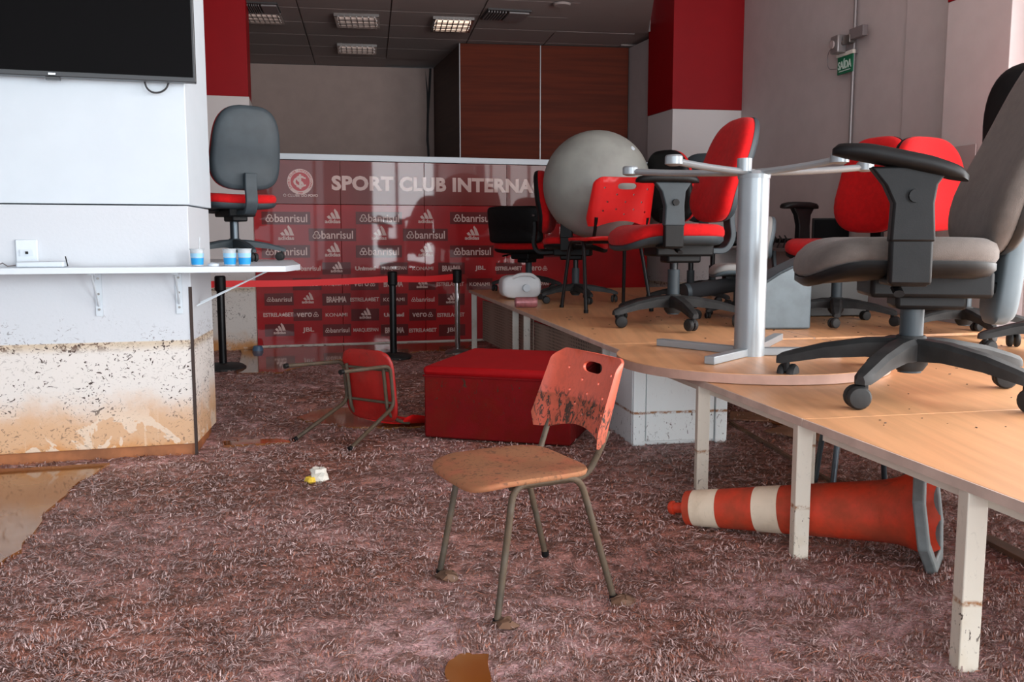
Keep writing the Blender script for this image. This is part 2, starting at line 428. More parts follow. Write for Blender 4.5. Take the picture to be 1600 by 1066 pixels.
# left column: red above, white and muddy below
L1 = G(402, 547); ur = Vector((math.cos(math.radians(13)), math.sin(math.radians(13)), 0)); vr = Vector((-ur.y, ur.x, 0))
RB = D(385, 151, L1.y).z
col = [L1 - ur * 1.3, L1, L1 + vr * .55, L1 - ur * 1.3 + vr * .55]
wallbox('wall_column_left', col, -.01, RB, 'flood_wall_far')
wallbox('wall_column_left_red', [L1 - ur * 1.3, L1 - ur * .006, L1 + vr * .55 - ur * .006, L1 - ur * 1.3 + vr * .55], RB, CEIL, 'red_paint')
for px_ in (348, 404):
    pass
# back room: back wall, wood closet, ceiling
BW = G(398, 99, CEIL); BW2 = G(668, 107, CEIL); ub = (BW2 - BW).normalized(); vb = Vector((-ub.y, ub.x, 0))
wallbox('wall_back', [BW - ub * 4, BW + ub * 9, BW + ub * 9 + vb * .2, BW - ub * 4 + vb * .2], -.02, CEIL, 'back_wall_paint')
K1, K2, K0 = G(718, 67, CEIL), G(983, 74, CEIL), G(676, 106, CEIL)
uk = (K2 - K1).normalized()
clos = [K1 + (K0 - K1) * .01, K2, K2 + vb * (BW2 - K1).dot(vb) * .9, K0]
m = MB().prism([(p.x, p.y) for p in [K1 + Vector((.012, .02, 0)), K2 + Vector((0, .02, 0)), K2 + (K0 - K1), K0 + Vector((.012, 0, 0))]], 0, CEIL - .002)
closet = struct(m.build('wall_closet', 'wood_veneer_dark'))
midk = G(844, 71, CEIL); wl = (K2 - K1).length; tm = (midk - K1).length
nk = Vector((uk.y, -uk.x, 0))
for a, b in ((.004, tm - .006), (tm + .006, wl - .004)):
    for z0, z1 in ((0, 1.2), (1.208, CEIL - .004)):
        p = [K1 + uk * a, K1 + uk * b, K1 + uk * b - nk * .03, K1 + uk * a - nk * .03]
        wallbox('panel', p, z0 + .002, z1, 'wood_veneer', closet)
for tt in (0.0, tm):
    wallbox('joint_strip', [K1 + uk * (tt - .008) + nk * .004, K1 + uk * (tt + .008) + nk * .004, K1 + uk * (tt + .008) - nk * .02, K1 + uk * (tt - .008) - nk * .02], 0, CEIL - .003, 'aluminium', closet)
# side wall of the back room right of the closet
RW0 = K2 + uk * .01
wallbox('wall_back_room_right', [RW0 + nk * .0, G(1021, 58, CEIL) + nk * .1, G(1021, 58, CEIL) + uk * .2 + nk * .1, RW0 + uk * .25 - nk * 1.0, RW0 - nk * 1.0], -.02, CEIL - .002, 'wall_paint')
# right column
R1 = D(1045, 480, 9.9); R1.z = 0; R2 = D(1150, 480, 10.03); R2.z = 0
RZ = D(1100, 171, 9.95).z
d_ = Vector((-.30, 1.0, 0)).normalized()
wd = .62
wallbox('wall_column_right', [R1, R2, R2 + d_ * wd, R1 + d_ * wd], -.01, RZ, 'flood_wall_far')
i_ = .008
wallbox('wall_column_right_red', [R1 + Vector((-i_, -i_, 0)), R2 + Vector((0, -i_, 0)), R2 + d_ * wd, R1 + d_ * wd - Vector((i_, 0, 0))], RZ, HALL, 'red_paint')
# right wall along the depth of the room, with pilasters, and a window bay out of the picture
vw = Vector((.216, -.976, 0)); nw = Vector((-.976, -.216, 0))
def RWp(t, out=0): return R2 + vw * t + nw * out
wallbox('wall_right', [RWp(-3), RWp(4.7), RWp(4.7, -.3), RWp(-3, -.3)], -.02, HALL, 'wall_paint')
def tfor(px, out):                                    # distance along the right wall that shows at column px
    d = ray(px, 300); o = R2 + nw * out
    return (o.x * d.y - o.y * d.x) / (vw.y * d.x - vw.x * d.y)
def tt_(px, out):
    d = ray(px, 300); o = R2 + nw * out
    # (o + vw t) parallel to d
    return -(o.x * d.y - o.y * d.x) / (vw.x * d.y - vw.y * d.x)
t0 = tt_(1403, .03); t1 = tt_(1470, .03)
wallbox('wall_right_pilaster', [RWp(t0, .03), RWp(t1 + .3, .03), RWp(t1 + .3, -.05), RWp(t0, -.05)], -.02, HALL, 'wall_paint')
t2 = tt_(1466, .22); t3 = tt_(1564, .22)
PZ = D(1466, 4, (R2 + vw * t2 + nw * .22).y).z
wallbox('wall_right_pier', [RWp(t2, .22), RWp(t3, .22), RWp(t3, -.3), RWp(t2, -.3)], -.02, PZ, 'wall_paint')
wallbox('wall_right_pier_red', [RWp(t2, .226), RWp(t3, .226), RWp(t3, -.3), RWp(t2, -.3)], PZ, HALL, 'red_paint')
# window bay beyond the pier: sill, lintel, end wall, frame
wallbox('wall_right_sill', [RWp(t3), RWp(t3 + 6.6), RWp(t3 + 6.6, -.25), RWp(t3, -.25)], -.02, .06, 'wall_paint')
wallbox('wall_right_lintel', [RWp(t3), RWp(t3 + 6.6), RWp(t3 + 6.6, -.25), RWp(t3, -.25)], 3.15, HALL, 'wall_paint')
wallbox('wall_right_near', [RWp(t3 + 6.6), RWp(t3 + 9.2), RWp(t3 + 9.2, -.25), RWp(t3 + 6.6, -.25)], -.02, HALL, 'wall_paint')
win = MB()
for i in range(6):
    a = t3 + .03 + i * 1.2
    win.prism([(p.x, p.y) for p in (RWp(a, -.10), RWp(a + .05, -.10), RWp(a + .05, -.15), RWp(a, -.15))], .06, 3.15)
struct(win.build('window_1', 'aluminium'))
# glazed front behind the photographer
fr = MB()
for x in np.arange(-3.2, 5.4, 1.05): fr.box((x, -2.68, 1.7), (.06, .06, 3.4))
fr.box((1.0, -2.68, 3.12), (8.4, .06, .08)); fr.box((1.0, -2.68, .25), (8.4, .05, .06))
struct(fr.build('window_2', 'aluminium'))
box('wall_front_left', (-4.8, -2.7, CEIL / 2), (3.0, .2, CEIL), 'white_paint')['kind'] = 'structure'
box('wall_front_right', (5.9, -2.7, HALL / 2), (1.0, .2, HALL), 'white_paint')['kind'] = 'structure'
box('wall_front_lintel', (1.0, -2.7, (3.2 + HALL) / 2), (8.8, .2, HALL - 3.2), 'white_paint')['kind'] = 'structure'
box('wall_side_left', (-6.0, 1.2, CEIL / 2), (.2, 7.6, CEIL), 'white_paint')['kind'] = 'structure'
box('wall_rear_left', (-5.2, 7.0, CEIL / 2), (.2, 9.5, CEIL), 'wall_paint')['kind'] = 'structure'

# ceiling: slab, hanging tiles, rails
cz = CEIL
edge = [Vector((1.0, -3, 0)), Vector((1.308, 8.4, 0)), Vector((R1 + d_ * wd).to_tuple()) + Vector((-.02, -.04, 0)), Vector((R2.x + .3, R1.y + .50, 0))]
ceiling = struct(MB().prism([(-6.5, -3)] + [(p.x, p.y) for p in edge] + [(R2.x + .3, 13.5), (-6.5, 13.5)], cz + .03, cz + .12).build('ceiling', 'ceiling_tile'))
struct(MB().prism([(.15, -3)] + [(p.x, p.y) for p in edge[:3]] + [(.15, edge[2].y)], cz + .010, cz + .029).build('ceiling_edge', 'ceiling_tile'))
struct(MB().prism([(.8, -3), (6.8, -3), (6.8, 10.8), (.8, 10.8)], HALL, HALL + .1).build('ceiling_hall', 'wall_paint'))
for a, b in zip(edge[:-1], edge[1:]):
    d = (b - a).normalized(); n = Vector((-d.y, d.x, 0)) * .08
    wallbox('wall_bulkhead', [a, b, b + n, a + n], cz + .03, HALL, 'wall_paint')
tile_me = None
og = G(763, 0, cz); tu = ub; tv = vb; ts = .92
for i in range(-6, 6):
    for j in range(-12, 6):
        c = og + tu * (i + .5) * ts + tv * (j + .5) * ts * .66
        if not (-4.4 < c.x < (.78 if c.y < 10.3 else 1.05 if c.y < 10.9 else 2.6) and -2.4 < c.y < 12.2): continue
        if tile_me is None:
            o = MB().box((0, 0, 0), (ts - .014, ts * .66 - .014, .018)).build('tile', 'ceiling_tile', ceiling); tile_me = o.data
        else:
            o = bpy.data.objects.new('tile', tile_me); C.objects.link(o); o.parent = ceiling
        o.location = (c.x, c.y, cz + .016); o.rotation_euler = (0, 0, math.atan2(tu.y, tu.x))

# ceiling lights: recessed louvre fittings
def ceiling_light(label, p0, p1, p2, lit):
    a, b, c = G(*p0, cz), G(*p1, cz), G(*p2, cz)      # far left, far right, near left corners in the picture
    w = (b - a).length; d = (c - a).length; x = (b - a).normalized(); y = Vector((x.y, -x.x, 0))
    ctr = (b + c) / 2; ctr.z = cz
    r = thing('ceiling_light', label, 'lamp', ctr, math.atan2(x.y, x.x), group='ceiling lights of the back room')
    f = MB()
    for s_ in (-1, 1): f.box((0, s_ * d / 2, -.006), (w + .03, .03, .03)); f.box((s_ * w / 2, 0, -.006), (.03, d, .03))
    f.build('frame', 'louver', r)
    for k in (-1, 0, 1):
        MB().cyl((-w * .47, k * d * .30, .006), (w * .47, k * d * .30, .006), .03, n=10).build('tube_lamp', 'lamp_glow' if lit else 'lamp_dim', r)
    for k in range(7):
        MB().box((-w / 2 + w * (k + .5) / 7, 0, -.010), (.012, d * .96, .035)).build('louver', 'louver', r)
    for k in (-.5, .5):
        MB().box((0, k * d * .30 * 1.15, -.010), (w * .97, .035, .035)).build('louver', 'louver', r)
ceiling_light('brightly lit louvred ceiling light nearest the wood closet', (682, 27), (742, 29), (672, 46), True)
ceiling_light('dim louvred ceiling light in the middle of the ceiling, larger one of two in line', (527, 22), (593, 24), (526, 40), False)
ceiling_light('dim louvred ceiling light closest to the grey back wall', (530, 69), (588, 71), (529, 81), False)
ceiling_light('dim louvred ceiling light beside the red left column', (384, 18), (441, 20), (384, 33), False)
def vent(label, p0, p1, p2):
    a, b, c = G(*p0, cz), G(*p1, cz), G(*p2, cz); w = (b - a).length; d = (c - a).length; x = (b - a).normalized()
    ctr = (b + c) / 2; ctr.z = cz
    r = thing('ceiling_vent', label, 'vent', ctr, math.atan2(x.y, x.x), group='ceiling air vents')
    MB().box((0, 0, 0), (w, d, .02)).build('backing', 'vent_dark', r)
    MB().box((w * .24, 0, -.016), (w * .46, d * .8, .016)).build('cover', 'grey_box', r)
    for k in range(7): MB().box((-w * .46 + k * w * .065, 0, -.016), (w * .02, d * .8, .02)).build('slat', 'grey_box', r)
vent('dark air vent in the ceiling near the wood closet', (760, 13), (828, 17), (753, 29))
vent('dark air vent in the ceiling above the red left column', (384, 3), (437, 5), (384, 18))
MB().cyl((0, 0, 0), (0, 0, -.02), .09, .08, n=20).build('smoke_detector', 'ceiling_tile')
o = bpy.data.objects['smoke_detector']; o.location = G(878, 6, cz); tag(o, 'small round detector on the ceiling right of the vent', 'detector')
# cables hanging in the corner beside the closet
for i, (px, off) in enumerate(((664, .03), (669, .05))):
    p = G(px, 108, cz) - vb * off
    pts = [p + Vector((math.sin(k * .9 + i * 2) * .03 + i * .02 * k / 8, 0, -k * .3)) for k in range(11)]
    o = MB().tube(pts, .022 - i * .006, 8).build('hanging_cable', 'cable_dark')
    tag(o, ('thick dark cable' if i == 0 else 'thinner dark cable') + ' hanging in the corner beside the wood closet', 'cable', 'corner cables')
# seam ledge low on the back wall
# ------------------------------------------------------------------ left wall: television, shelf and what stands on it
wn = nb                                              # into the wall
def onwall(px, py, off): return onplane(px, py, A1 - wn * off, wn)
rzw = math.atan2(ua.y, ua.x)
tvp = onwall(306, 129, .11)
tv = thing('television', 'large black flat television mounted high on the white left wall', 'television', tvp, rzw)
tw, th_ = 2.05, 1.16                                   # local x runs left from the lower right corner
MB().box((-tw / 2, .03, th_ / 2), (tw, .05, th_)).build('case', 'tv_bezel', tv, bevel=.004)
MB().box((-tw / 2, .003, th_ / 2 + .006), (tw - .024, .008, th_ - .034)).build('screen', 'tv_screen', tv)
MB().box((-tw / 2 + .40, -.002, .010), (.03, .006, .008)).build('badge', 'chrome', tv)
MB().box((-tw / 2 + .40, .02, -.008), (.06, .03, .012)).build('sensor', 'tv_bezel', tv)
MB().box((-tw / 2, .085, th_ / 2), (.7, .06, .5)).build('wall_mount', 'black_metal', tv)
lp = [onwall(226, 128, .05), onwall(229, 138, .05), onwall(238, 145, .05), onwall(250, 145, .05), onwall(260, 139, .05), onwall(264, 128, .05)]
lp = [p for p in lp]
cb = MB().tube(fillet(lp, .03), .0045, 8).build('cable', 'cable_dark')
cb.parent = tv; cb.matrix_parent_inverse = (Matrix.Translation(tvp) @ Matrix.Rotation(rzw, 4, 'Z')).inverted()

fo = .26
zs = onwall(310, 417, fo).z
ZB = zs - .028
f0, f1, f2 = AL - wn * fo, onwall(446, 419, fo), D(469, 408, A1.y + .12)
fx = G(445, 418, zs); f1 = Vector((onwall(446, 418, fo).x, onwall(446, 418, fo).y, zs)); f2 = Vector((D(469, 407, f1.y + .30).x, f1.y + .30, zs))
poly = [f0, f1, f2, f2 + wn * 1.05, A2 + wn * 1.15 - ua * .35, A2 + wn * .03 - ua * .35, A2 + wn * .03 + ua * .03, A1 + ua * .03 - wn * .012, AL - wn * .012]
sh = thing('wall_shelf', 'long white counter shelf with a cut corner on the left wall', 'shelf', (0, 0, 0))
MB().prism([(p.x, p.y) for p in poly], ZB, zs).build('board', 'white_board', sh, bevel=.002)
def bracket(px, ybot, top_px, d=fo * .7):
    p = onwall(px, ybot, .006); z0 = p.z
    X = ua; m = MB()
    R = Matrix.Translation((p.x, p.y, 0)) @ Matrix.Rotation(rzw, 4, 'Z')
    o = MB().box((0, 0, (z0 + ZB) / 2), (.03, .008, ZB - z0), R).build('bracket', 'white_paint', sh)
    MB().box((0, -d / 2, ZB - .006), (.03, d, .008), R).build('bracket_arm', 'white_paint', o)
    MB().tube([R @ Vector((0, -.005, z0 + .05)), R @ Vector((0, -d * .92, ZB - .01))], .005, 6).build('brace', 'white_paint', o)
    for k in (.15, .5, .85): MB().cyl(R @ Vector((0, -.002, z0 + (ZB - z0) * k)), R @ Vector((0, -.008, z0 + (ZB - z0) * k)), .006, n=8).build('screw', 'steel', o)
bracket(156, 494, 0); bracket(281, 490, 0)
for s_, in ((0,), (1,)):
    a = A1 + side * (.06 + .10 * s_) + ua * .012; a.z = .76 if s_ == 0 else .77
    b = a + ua * .36 + wn * .05; b.z = ZB - .004
    MB().tube([a, b], .004, 6).build('brace', 'white_paint', sh)

def put(px, py, d, z=None):                           # a place on the shelf at distance d
    p = D(px, py, d); p.z = zs if z is None else z; return p
def ground_on(px, off):                               # on the shelf, off metres in front of the wall face
    p = onwall(px, 400, off); p.z = zs; return p
op = onwall(42, 395, .012)
ou = thing('wall_outlet', 'white outlet plate on the left wall above the shelf', 'outlet', op, rzw)
MB().box((0, .004, 0), (.095, .014, .125)).build('plate', 'white_board', ou, bevel=.004)
MB().box((0, -.006, .0), (.055, .008, .03)).build('socket', 'white_paint', ou); MB().box((.002, -.012, 0), (.012, .004, .012)).build('hole', 'black_plastic', ou)
rp = ground_on(66, .13)
ro = thing('network_box', 'flat white box with a thin cable lying on the left shelf', 'device', rp, rzw)
MB().box((0, 0, .014), (.20, .12, .026)).build('case', 'white_paint', ro, bevel=.006)
MB().tube([(-.10, -.02, .012), (-.14, -.03, .006), (-.17, .01, .02), (-.20, -.02, .004)], .003, 6).build('cable', 'grey_box', ro)
MB().tube([(.11, -.02, .004), (.10, -.01, .05)], .003, 6).build('stylus', 'black_plastic', ro)
def cup(px, off, label, straw=False):
    c = thing('plastic_cup', label, 'cup', ground_on(px, off), rzw, group='water cups on the shelf')
    MB().lathe([(.0, .002), (.026, .002), (.029, .03), (.032, .078), (.035, .08), (.035, .084), (.031, .084), (.028, .03), (.024, .006), (.0, .006)], 24, cap=False).build('cup_wall', 'cup_plastic', c)
    MB().lathe([(.0273, .008), (.0290, .024), (.0303, .040)], 24, cap=False).build('print_band', 'cup_print', c)
    MB().lathe([(.0303, .042), (.0318, .062)], 24, cap=False).build('print_pale_band', 'cup_print_pale', c)
    MB().lathe([(.0, .083), (.0335, .0845)], 24, cap=False).build('lid', 'cup_plastic', c)
    if straw: MB().tube([(.01, 0, .05), (.014, 0, .14)], .003, 6).build('straw', 'cup_plastic', c)
cup(308, .17, 'blue and white water cup at the wall corner, with a straw', True)
cup(359, .17, 'blue and white water cup, left of the pair before the shelf chair')
cup(382, .17, 'blue and white water cup, rightmost of the three on the shelf')
o = MB().lathe([(.018, 0), (.026, .0), (.027, .012), (.018, .014), (.018, 0)], 20, cap=False).build('cup_ring', 'white_paint'); o.location = ground_on(333, .17)
tag(o, 'small white plastic ring lying between the cups on the shelf', 'ring')

# ------------------------------------------------------------------ sponsor backdrop
B0 = G(403, 544); B1 = G(722, 534); ux = (B1 - B0).normalized(); uy = Vector((-ux.y, ux.x, 0))
BT = onplane(440, 243, B0, uy).z
bw = 4.25
MBD = Matrix.Translation(B0) @ Matrix.Rotation(math.atan2(ux.y, ux.x), 4, 'Z')
bd = thing('sponsor_backdrop', 'glossy red press backdrop with rows of sponsor logos below a white top rail', 'backdrop', B0, math.atan2(ux.y, ux.x))
def bl(px, py):
    p = onplane(px, py, B0, uy) - B0; return p.dot(ux), p.z
zsplit = bl(560, 320)[1]; seams = [0] + [bl(x, 400)[0] for x in (534, 664, 792)] + [3.3, bw]
for i in range(len(seams) - 1):
    a, b = seams[i] + .002, seams[i + 1] - .002
    MB().box(((a + b) / 2, .012, (zsplit + .02) / 2 + .0), (b - a, .024, zsplit - .024)).build('panel', 'banner_red', bd, bevel=.002)
    MB().box(((a + b) / 2, .012, (zsplit + BT - .04) / 2), (b - a, .024, BT - zsplit - .044)).build('panel', 'banner_maroon', bd, bevel=.002)
MB().box((bw / 2, .012, BT - .008), (bw, .07, .06)).build('top_rail', 'white_board', bd, bevel=.004)
MB().box((-.012, .005, BT / 2), (.022, .05, BT - .04)).build('side_strip', 'far_leg', bd, bevel=.002)
MB().box((bw / 2, .012, .012), (bw, .04, .026)).build('bottom_rail', 'far_leg', bd, bevel=.003)
for a in (0.01, bl(846, 300)[0]):
    MB().box((a, .03, BT / 2), (.03, .03, BT - .05)).build('upright', 'aluminium', bd)
FONT = {}
def text_mesh(body, bold=0.0, space=1.0):
    key = (body, bold, space)
    if key in FONT: return FONT[key]
    cu = bpy.data.curves.new('lettering', 'FONT'); cu.body = body; cu.size = 1; cu.offset = bold; cu.space_character = space
    cu.resolution_u = 3; cu.fill_mode = 'BOTH'; cu.extrude = .004
    o = bpy.data.objects.new('lettering', cu); C.objects.link(o); bpy.context.view_layer.update()
    me = bpy.data.meshes.new_from_object(o.evaluated_get(bpy.context.evaluated_depsgraph_get())); bpy.data.objects.remove(o)
    v = np.empty(len(me.vertices) * 3); me.vertices.foreach_get('co', v); v = v.reshape(-1, 3)
    FONT[key] = (v, [tuple(p.vertices) for p in me.polygons], v[:, :2].min(0), v[:, :2].max(0)); return FONT[key]
def put_text(m, body, cx, cz_, w, h, bold=.0, space=1.0, y=-.003, slant=0):
    v, f, lo, hi = text_mesh(body, bold, space); s_ = hi - lo
    out = [(cx + ((p[0] - lo[0]) / s_[0] - .5) * w + slant * ((p[1] - lo[1]) / s_[1] - .5) * h, y - p[2] * .4, cz_ + ((p[1] - lo[1]) / s_[1] - .5) * h) for p in v]
    m.add(out, f)
def poly_mark(m, pts, y=-.003):
    n = len(pts); m.add([(p[0], y - .0015, p[1]) for p in pts] + [(p[0], y + .0025, p[1]) for p in pts],
                        [tuple(range(n))] + [(i, (i + 1) % n, n + (i + 1) % n, n + i) for i in range(n)])
def ring_mark(m, cx, cz_, r0, r1, n=28, y=-.003):
    a = [(cx + r1 * math.cos(2 * math.pi * i / n), y, cz_ + r1 * math.sin(2 * math.pi * i / n)) for i in range(n)]
    b = [(cx + r0 * math.cos(2 * math.pi * i / n), y, cz_ + r0 * math.sin(2 * math.pi * i / n)) for i in range(n)]
    m.add(a + b, [(i, (i + 1) % n, n + (i + 1) % n, n + i) for i in range(n)])
PXM = (bl(600, 400)[0] - bl(500, 400)[0]) / 100        # metres per picture pixel on the backdrop
def logo_shape(kind, w):
    m = MB()
    if kind == 'bank':
        r = w * .055
        for dx, dz in ((-.41, -.035), (-.335, -.035), (-.372, .035)): ring_mark(m, w * dx, w * dz, r * .62, r, 20)
        put_text(m, 'banrisul', w * .11, 0, w * .74, w * .19, .012)
    elif kind == 'bars':
        for i, (x0, hh) in enumerate(((-.34, .20), (-.10, .42), (.14, .66))):
            x0 *= w; hh *= w; b = w * .20
            # slanted bar, cut level with the foot line
            lx = hh * .50
            poly_mark(m, [(x0 + w * .10, -w * .04), (x0 + b + w * .12, -w * .04), (x0 + b - lx * .1 , hh * .55 ), (x0 + b * .98 - hh * .30, hh * .86), (x0 + w * .02 - hh * .12, hh * .86 - w * .09)])
        put_text(m, 'adidas', 0, -w * .19, w * .92, w * .24, .03)
    elif kind == 'konami': put_text(m, 'KONAMI', 0, 0, w, w * .17, .012)
    elif kind == 'unimed': put_text(m, 'Unimed', 0, 0, w * .95, w * .19, .05)
    elif kind == 'marq': put_text(m, 'MARQUESPAN', 0, 0, w * 1.1, w * .19, .015, .9)
    elif kind == 'vero':
        put_text(m, 'vero', -w * .14, 0, w * .62, w * .18, .012)
        for dx, dz in ((.28, -.04), (.38, -.04), (.33, .05)): ring_mark(m, w * dx, w * dz, w * .035, w * .06, 18)
    elif kind == 'brahma': put_text(m, 'BRAHMA', 0, 0, w * .86, w * .26, .03, .9)
    elif kind == 'jbl': put_text(m, 'JBL', 0, 0, w * .52, w * .26, .02)
    elif kind == 'estrela':
        put_text(m, 'ESTRELA', -w * .23, 0, w * .66, w * .15, .02, .95); put_text(m, 'BET', w * .37, 0, w * .30, w * .15, .02, .95)
        poly_mark(m, [(w * .16 + w * .085 * (1 if i % 2 == 0 else .42) * math.sin(math.pi * i / 5), w * .085 * (1 if i % 2 == 0 else .42) * math.cos(math.pi * i / 5)) for i in range(10)])
    return m
LOGO = {}
def logo(kind, px, py, wpx, boxed):
    x, z = bl(px, py); par = bd; w = wpx * PXM
    if boxed:
        key = ('box', boxed)
        if key not in LOGO:
            o = MB().box((0, 0, 0), (boxed[0] * PXM, .003, boxed[1] * PXM)).build('logo_box', 'banner_box', bd); LOGO[key] = o.data
        else: o = place('logo_box', LOGO[key], 'banner_box', bd, smooth=False)
        o.location = (x, -.0005, z); par = o
    key = (kind, wpx)
    if key not in LOGO:
        o = logo_shape(kind, w).build('sponsor_logo', 'banner_ink', par, smooth=False); LOGO[key] = o.data
    else: o = place('sponsor_logo', LOGO[key], 'banner_ink', par, smooth=False)
    o.location = (0, 0, 0) if boxed else (x, 0, z)
    o['label'] = 'pale sponsor lettering'
big = (73, 19.5); sm = (44, 19)
for r, y in ((0, 341), (1, 367), (2, 393)):
    for i in range(7):
        px = 447 + i * 72.6
        if (i + r) % 2 == 0: logo('bank', px, y + .3 * i * .0, 66, big)
        else: logo('bars', px, y, 26, None)
rows = [(419.5, 481, ['bank', 'bars', 'unimed', 'marq', 'konami', 'brahma', 'jbl', 'estrela', 'vero'], 1),
        (444, 435, ['konami', 'unimed', 'marq', 'vero', 'brahma', 'bars', 'estrela', 'konami', 'bank', 'marq'], 1),
        (468, 436, ['bank', 'bars', 'brahma', 'estrela', 'konami', 'bank', 'bars'], 0),
        (492, 436, ['estrela', 'vero', 'konami', 'bars', 'unimed', 'vero', 'estrela'], 1),
        (516, 437, ['bars', 'jbl', 'bank', 'marq', 'brahma', 'estrela', 'jbl'], 0)]
for y, x0, ks, par_ in rows:
    for i, kd in enumerate(ks):
        w = {'bank': 40, 'bars': 20, 'estrela': 42, 'vero': 38, 'konami': 34, 'unimed': 34, 'marq': 36, 'brahma': 36, 'jbl': 34}[kd]
        logo(kd, x0 + i * 44.9, y, w, sm if i % 2 == par_ else None)
m = MB(); cx, zc = bl(623, 287); put_text(m, 'SPORT CLUB INTERNACIONAL', *[0] * 2, 1, 1)
m = MB(); x0 = bl(518, 288)[0]; x1 = bl(737, 287)[0]
cz1 = bl(620, 287.5)[1]; hh = 23 * PXM
def word(txt, pa, pb):
    m = MB(); a, b = bl(pa, 288)[0], bl(pb, 288)[0]
    put_text(m, txt, (a + b) / 2, cz1, b - a, hh, .045, 1.05); o = m.build('title_word', 'banner_ink', bd, smooth=False); o['label'] = 'large pale title lettering'
word('SPORT', 518, 615); word('CLUB', 624, 697); word('INTERNACIONAL', 707, 938)
cx, zc = bl(469, 284); R_ = 19.5 * PXM
m = MB(); ring_mark(m, cx, zc, R_ * .74, R_, 40)
o = m.build('crest_ring', 'banner_ink', bd, smooth=False); o['label'] = 'pale ring of the round crest'
m = MB(); ring_mark(m, cx, zc, 0.001, R_ * .74, 36, y=-.002); m.build('crest_field', 'banner_crest_red', bd, smooth=False)
m = MB(); put_text(m, 'S', cx, zc, R_ * .62, R_ * .98, .01, y=-.004); put_text(m, 'C', cx - R_ * .05, zc, R_ * .98, R_ * .80, .005, y=-.0045); put_text(m, 'I', cx, zc, R_ * .16, R_ * 1.16, 0, y=-.005)
m.build('crest_monogram', 'banner_ink', bd, smooth=False)
m = MB(); txt = 'SPORT CLUB INTERNACIONAL'
for i, ch in enumerate(txt):
    if ch == ' ': continue
    a = math.radians(215 - i * 250 / (len(txt) - 1)); v, f, lo, hi = text_mesh(ch, .02)
    hh_ = R_ * .15; out = []
    for p in v:
        xx = (p[0] - (lo[0] + hi[0]) / 2) * hh_ / .7; zz = (p[1] - .35) * hh_ / .7; b = a - math.pi / 2
        out.append((cx + R_ * .87 * math.cos(a) + xx * math.cos(b) - zz * math.sin(b), -.005 - p[2] * .2, zc + R_ * .87 * math.sin(a) + xx * math.sin(b) + zz * math.cos(b)))
    m.add(out, f)
put_text(m, '1909', cx, zc - R_ * .87, R_ * .34, R_ * .14, .02, y=-.005)
m.build('crest_lettering', 'banner_crest_red', bd, smooth=False)
m = MB(); sx, sz = bl(470, 305.5); put_text(m, 'O CLUBE', sx - 14 * PXM, sz, 25 * PXM, 4.6 * PXM, .008); put_text(m, 'DO POVO', sx + 13.5 * PXM, sz, 25 * PXM, 4.4 * PXM, .035)
m.build('motto', 'banner_ink', bd, smooth=False)

# ------------------------------------------------------------------ belt barriers
def barrier(label, px, pyb, pyt, post, base_r=.17):
    b = G(px, pyb); zt = D(px, pyt, b.y).z
    r = thing('belt_barrier', label, 'barrier', b, 0)
    MB().lathe([(base_r, 0), (base_r, .02), (base_r * .85, .04), (.05, .055)], 28).build('base', 'dusty_plastic' if post != 'chrome' else 'steel', r)
    MB().cyl((0, 0, .04), (0, 0, zt - .12), .032 if post != 'chrome' else .026, n=18).build('post', post, r)
    MB().lathe([(.036, zt - .13), (.045, zt - .12), (.045, zt - .01), (.036, zt)], 20).build('head', 'black_plastic', r)
    return Vector((b.x, b.y, zt - .07))
t1 = barrier('black belt barrier post standing between the left pillar and the backdrop', 349, 577, 431, 'black_metal', .19)
t2 = barrier('black belt barrier post behind the toppled chair', 615, 560, 424, 'black_metal')
t3 = barrier('chrome belt barrier post beside the far end of the desks', 715, 553, 421, 'chrome', .12)
def belt(a, b, label):
    d = (b - a).normalized(); n = Vector((-d.y, d.x, 0)) * .003
    a = a + d * .046; b = b - d * .046; P = []
    for k in range(13):
        t = k / 12; p = a.lerp(b, t) - Vector((0, 0, .012 * math.sin(math.pi * t))); P.append(p)
    hw = Vector((0, 0, .028))
    o = MB().rings([[p - hw - n, p - hw + n, p + hw + n, p + hw - n] for p in P]).build('barrier_belt', 'belt_red')
    tag(o, label, 'belt', 'red barrier belts')
belt(t1 + Vector((-1.0, -.3, -.02)), t1, 'red barrier belt running behind the left pillar')
belt(t1, t2, 'long red barrier belt between the two black posts'); belt(t2, t3, 'short red barrier belt reaching the chrome post')
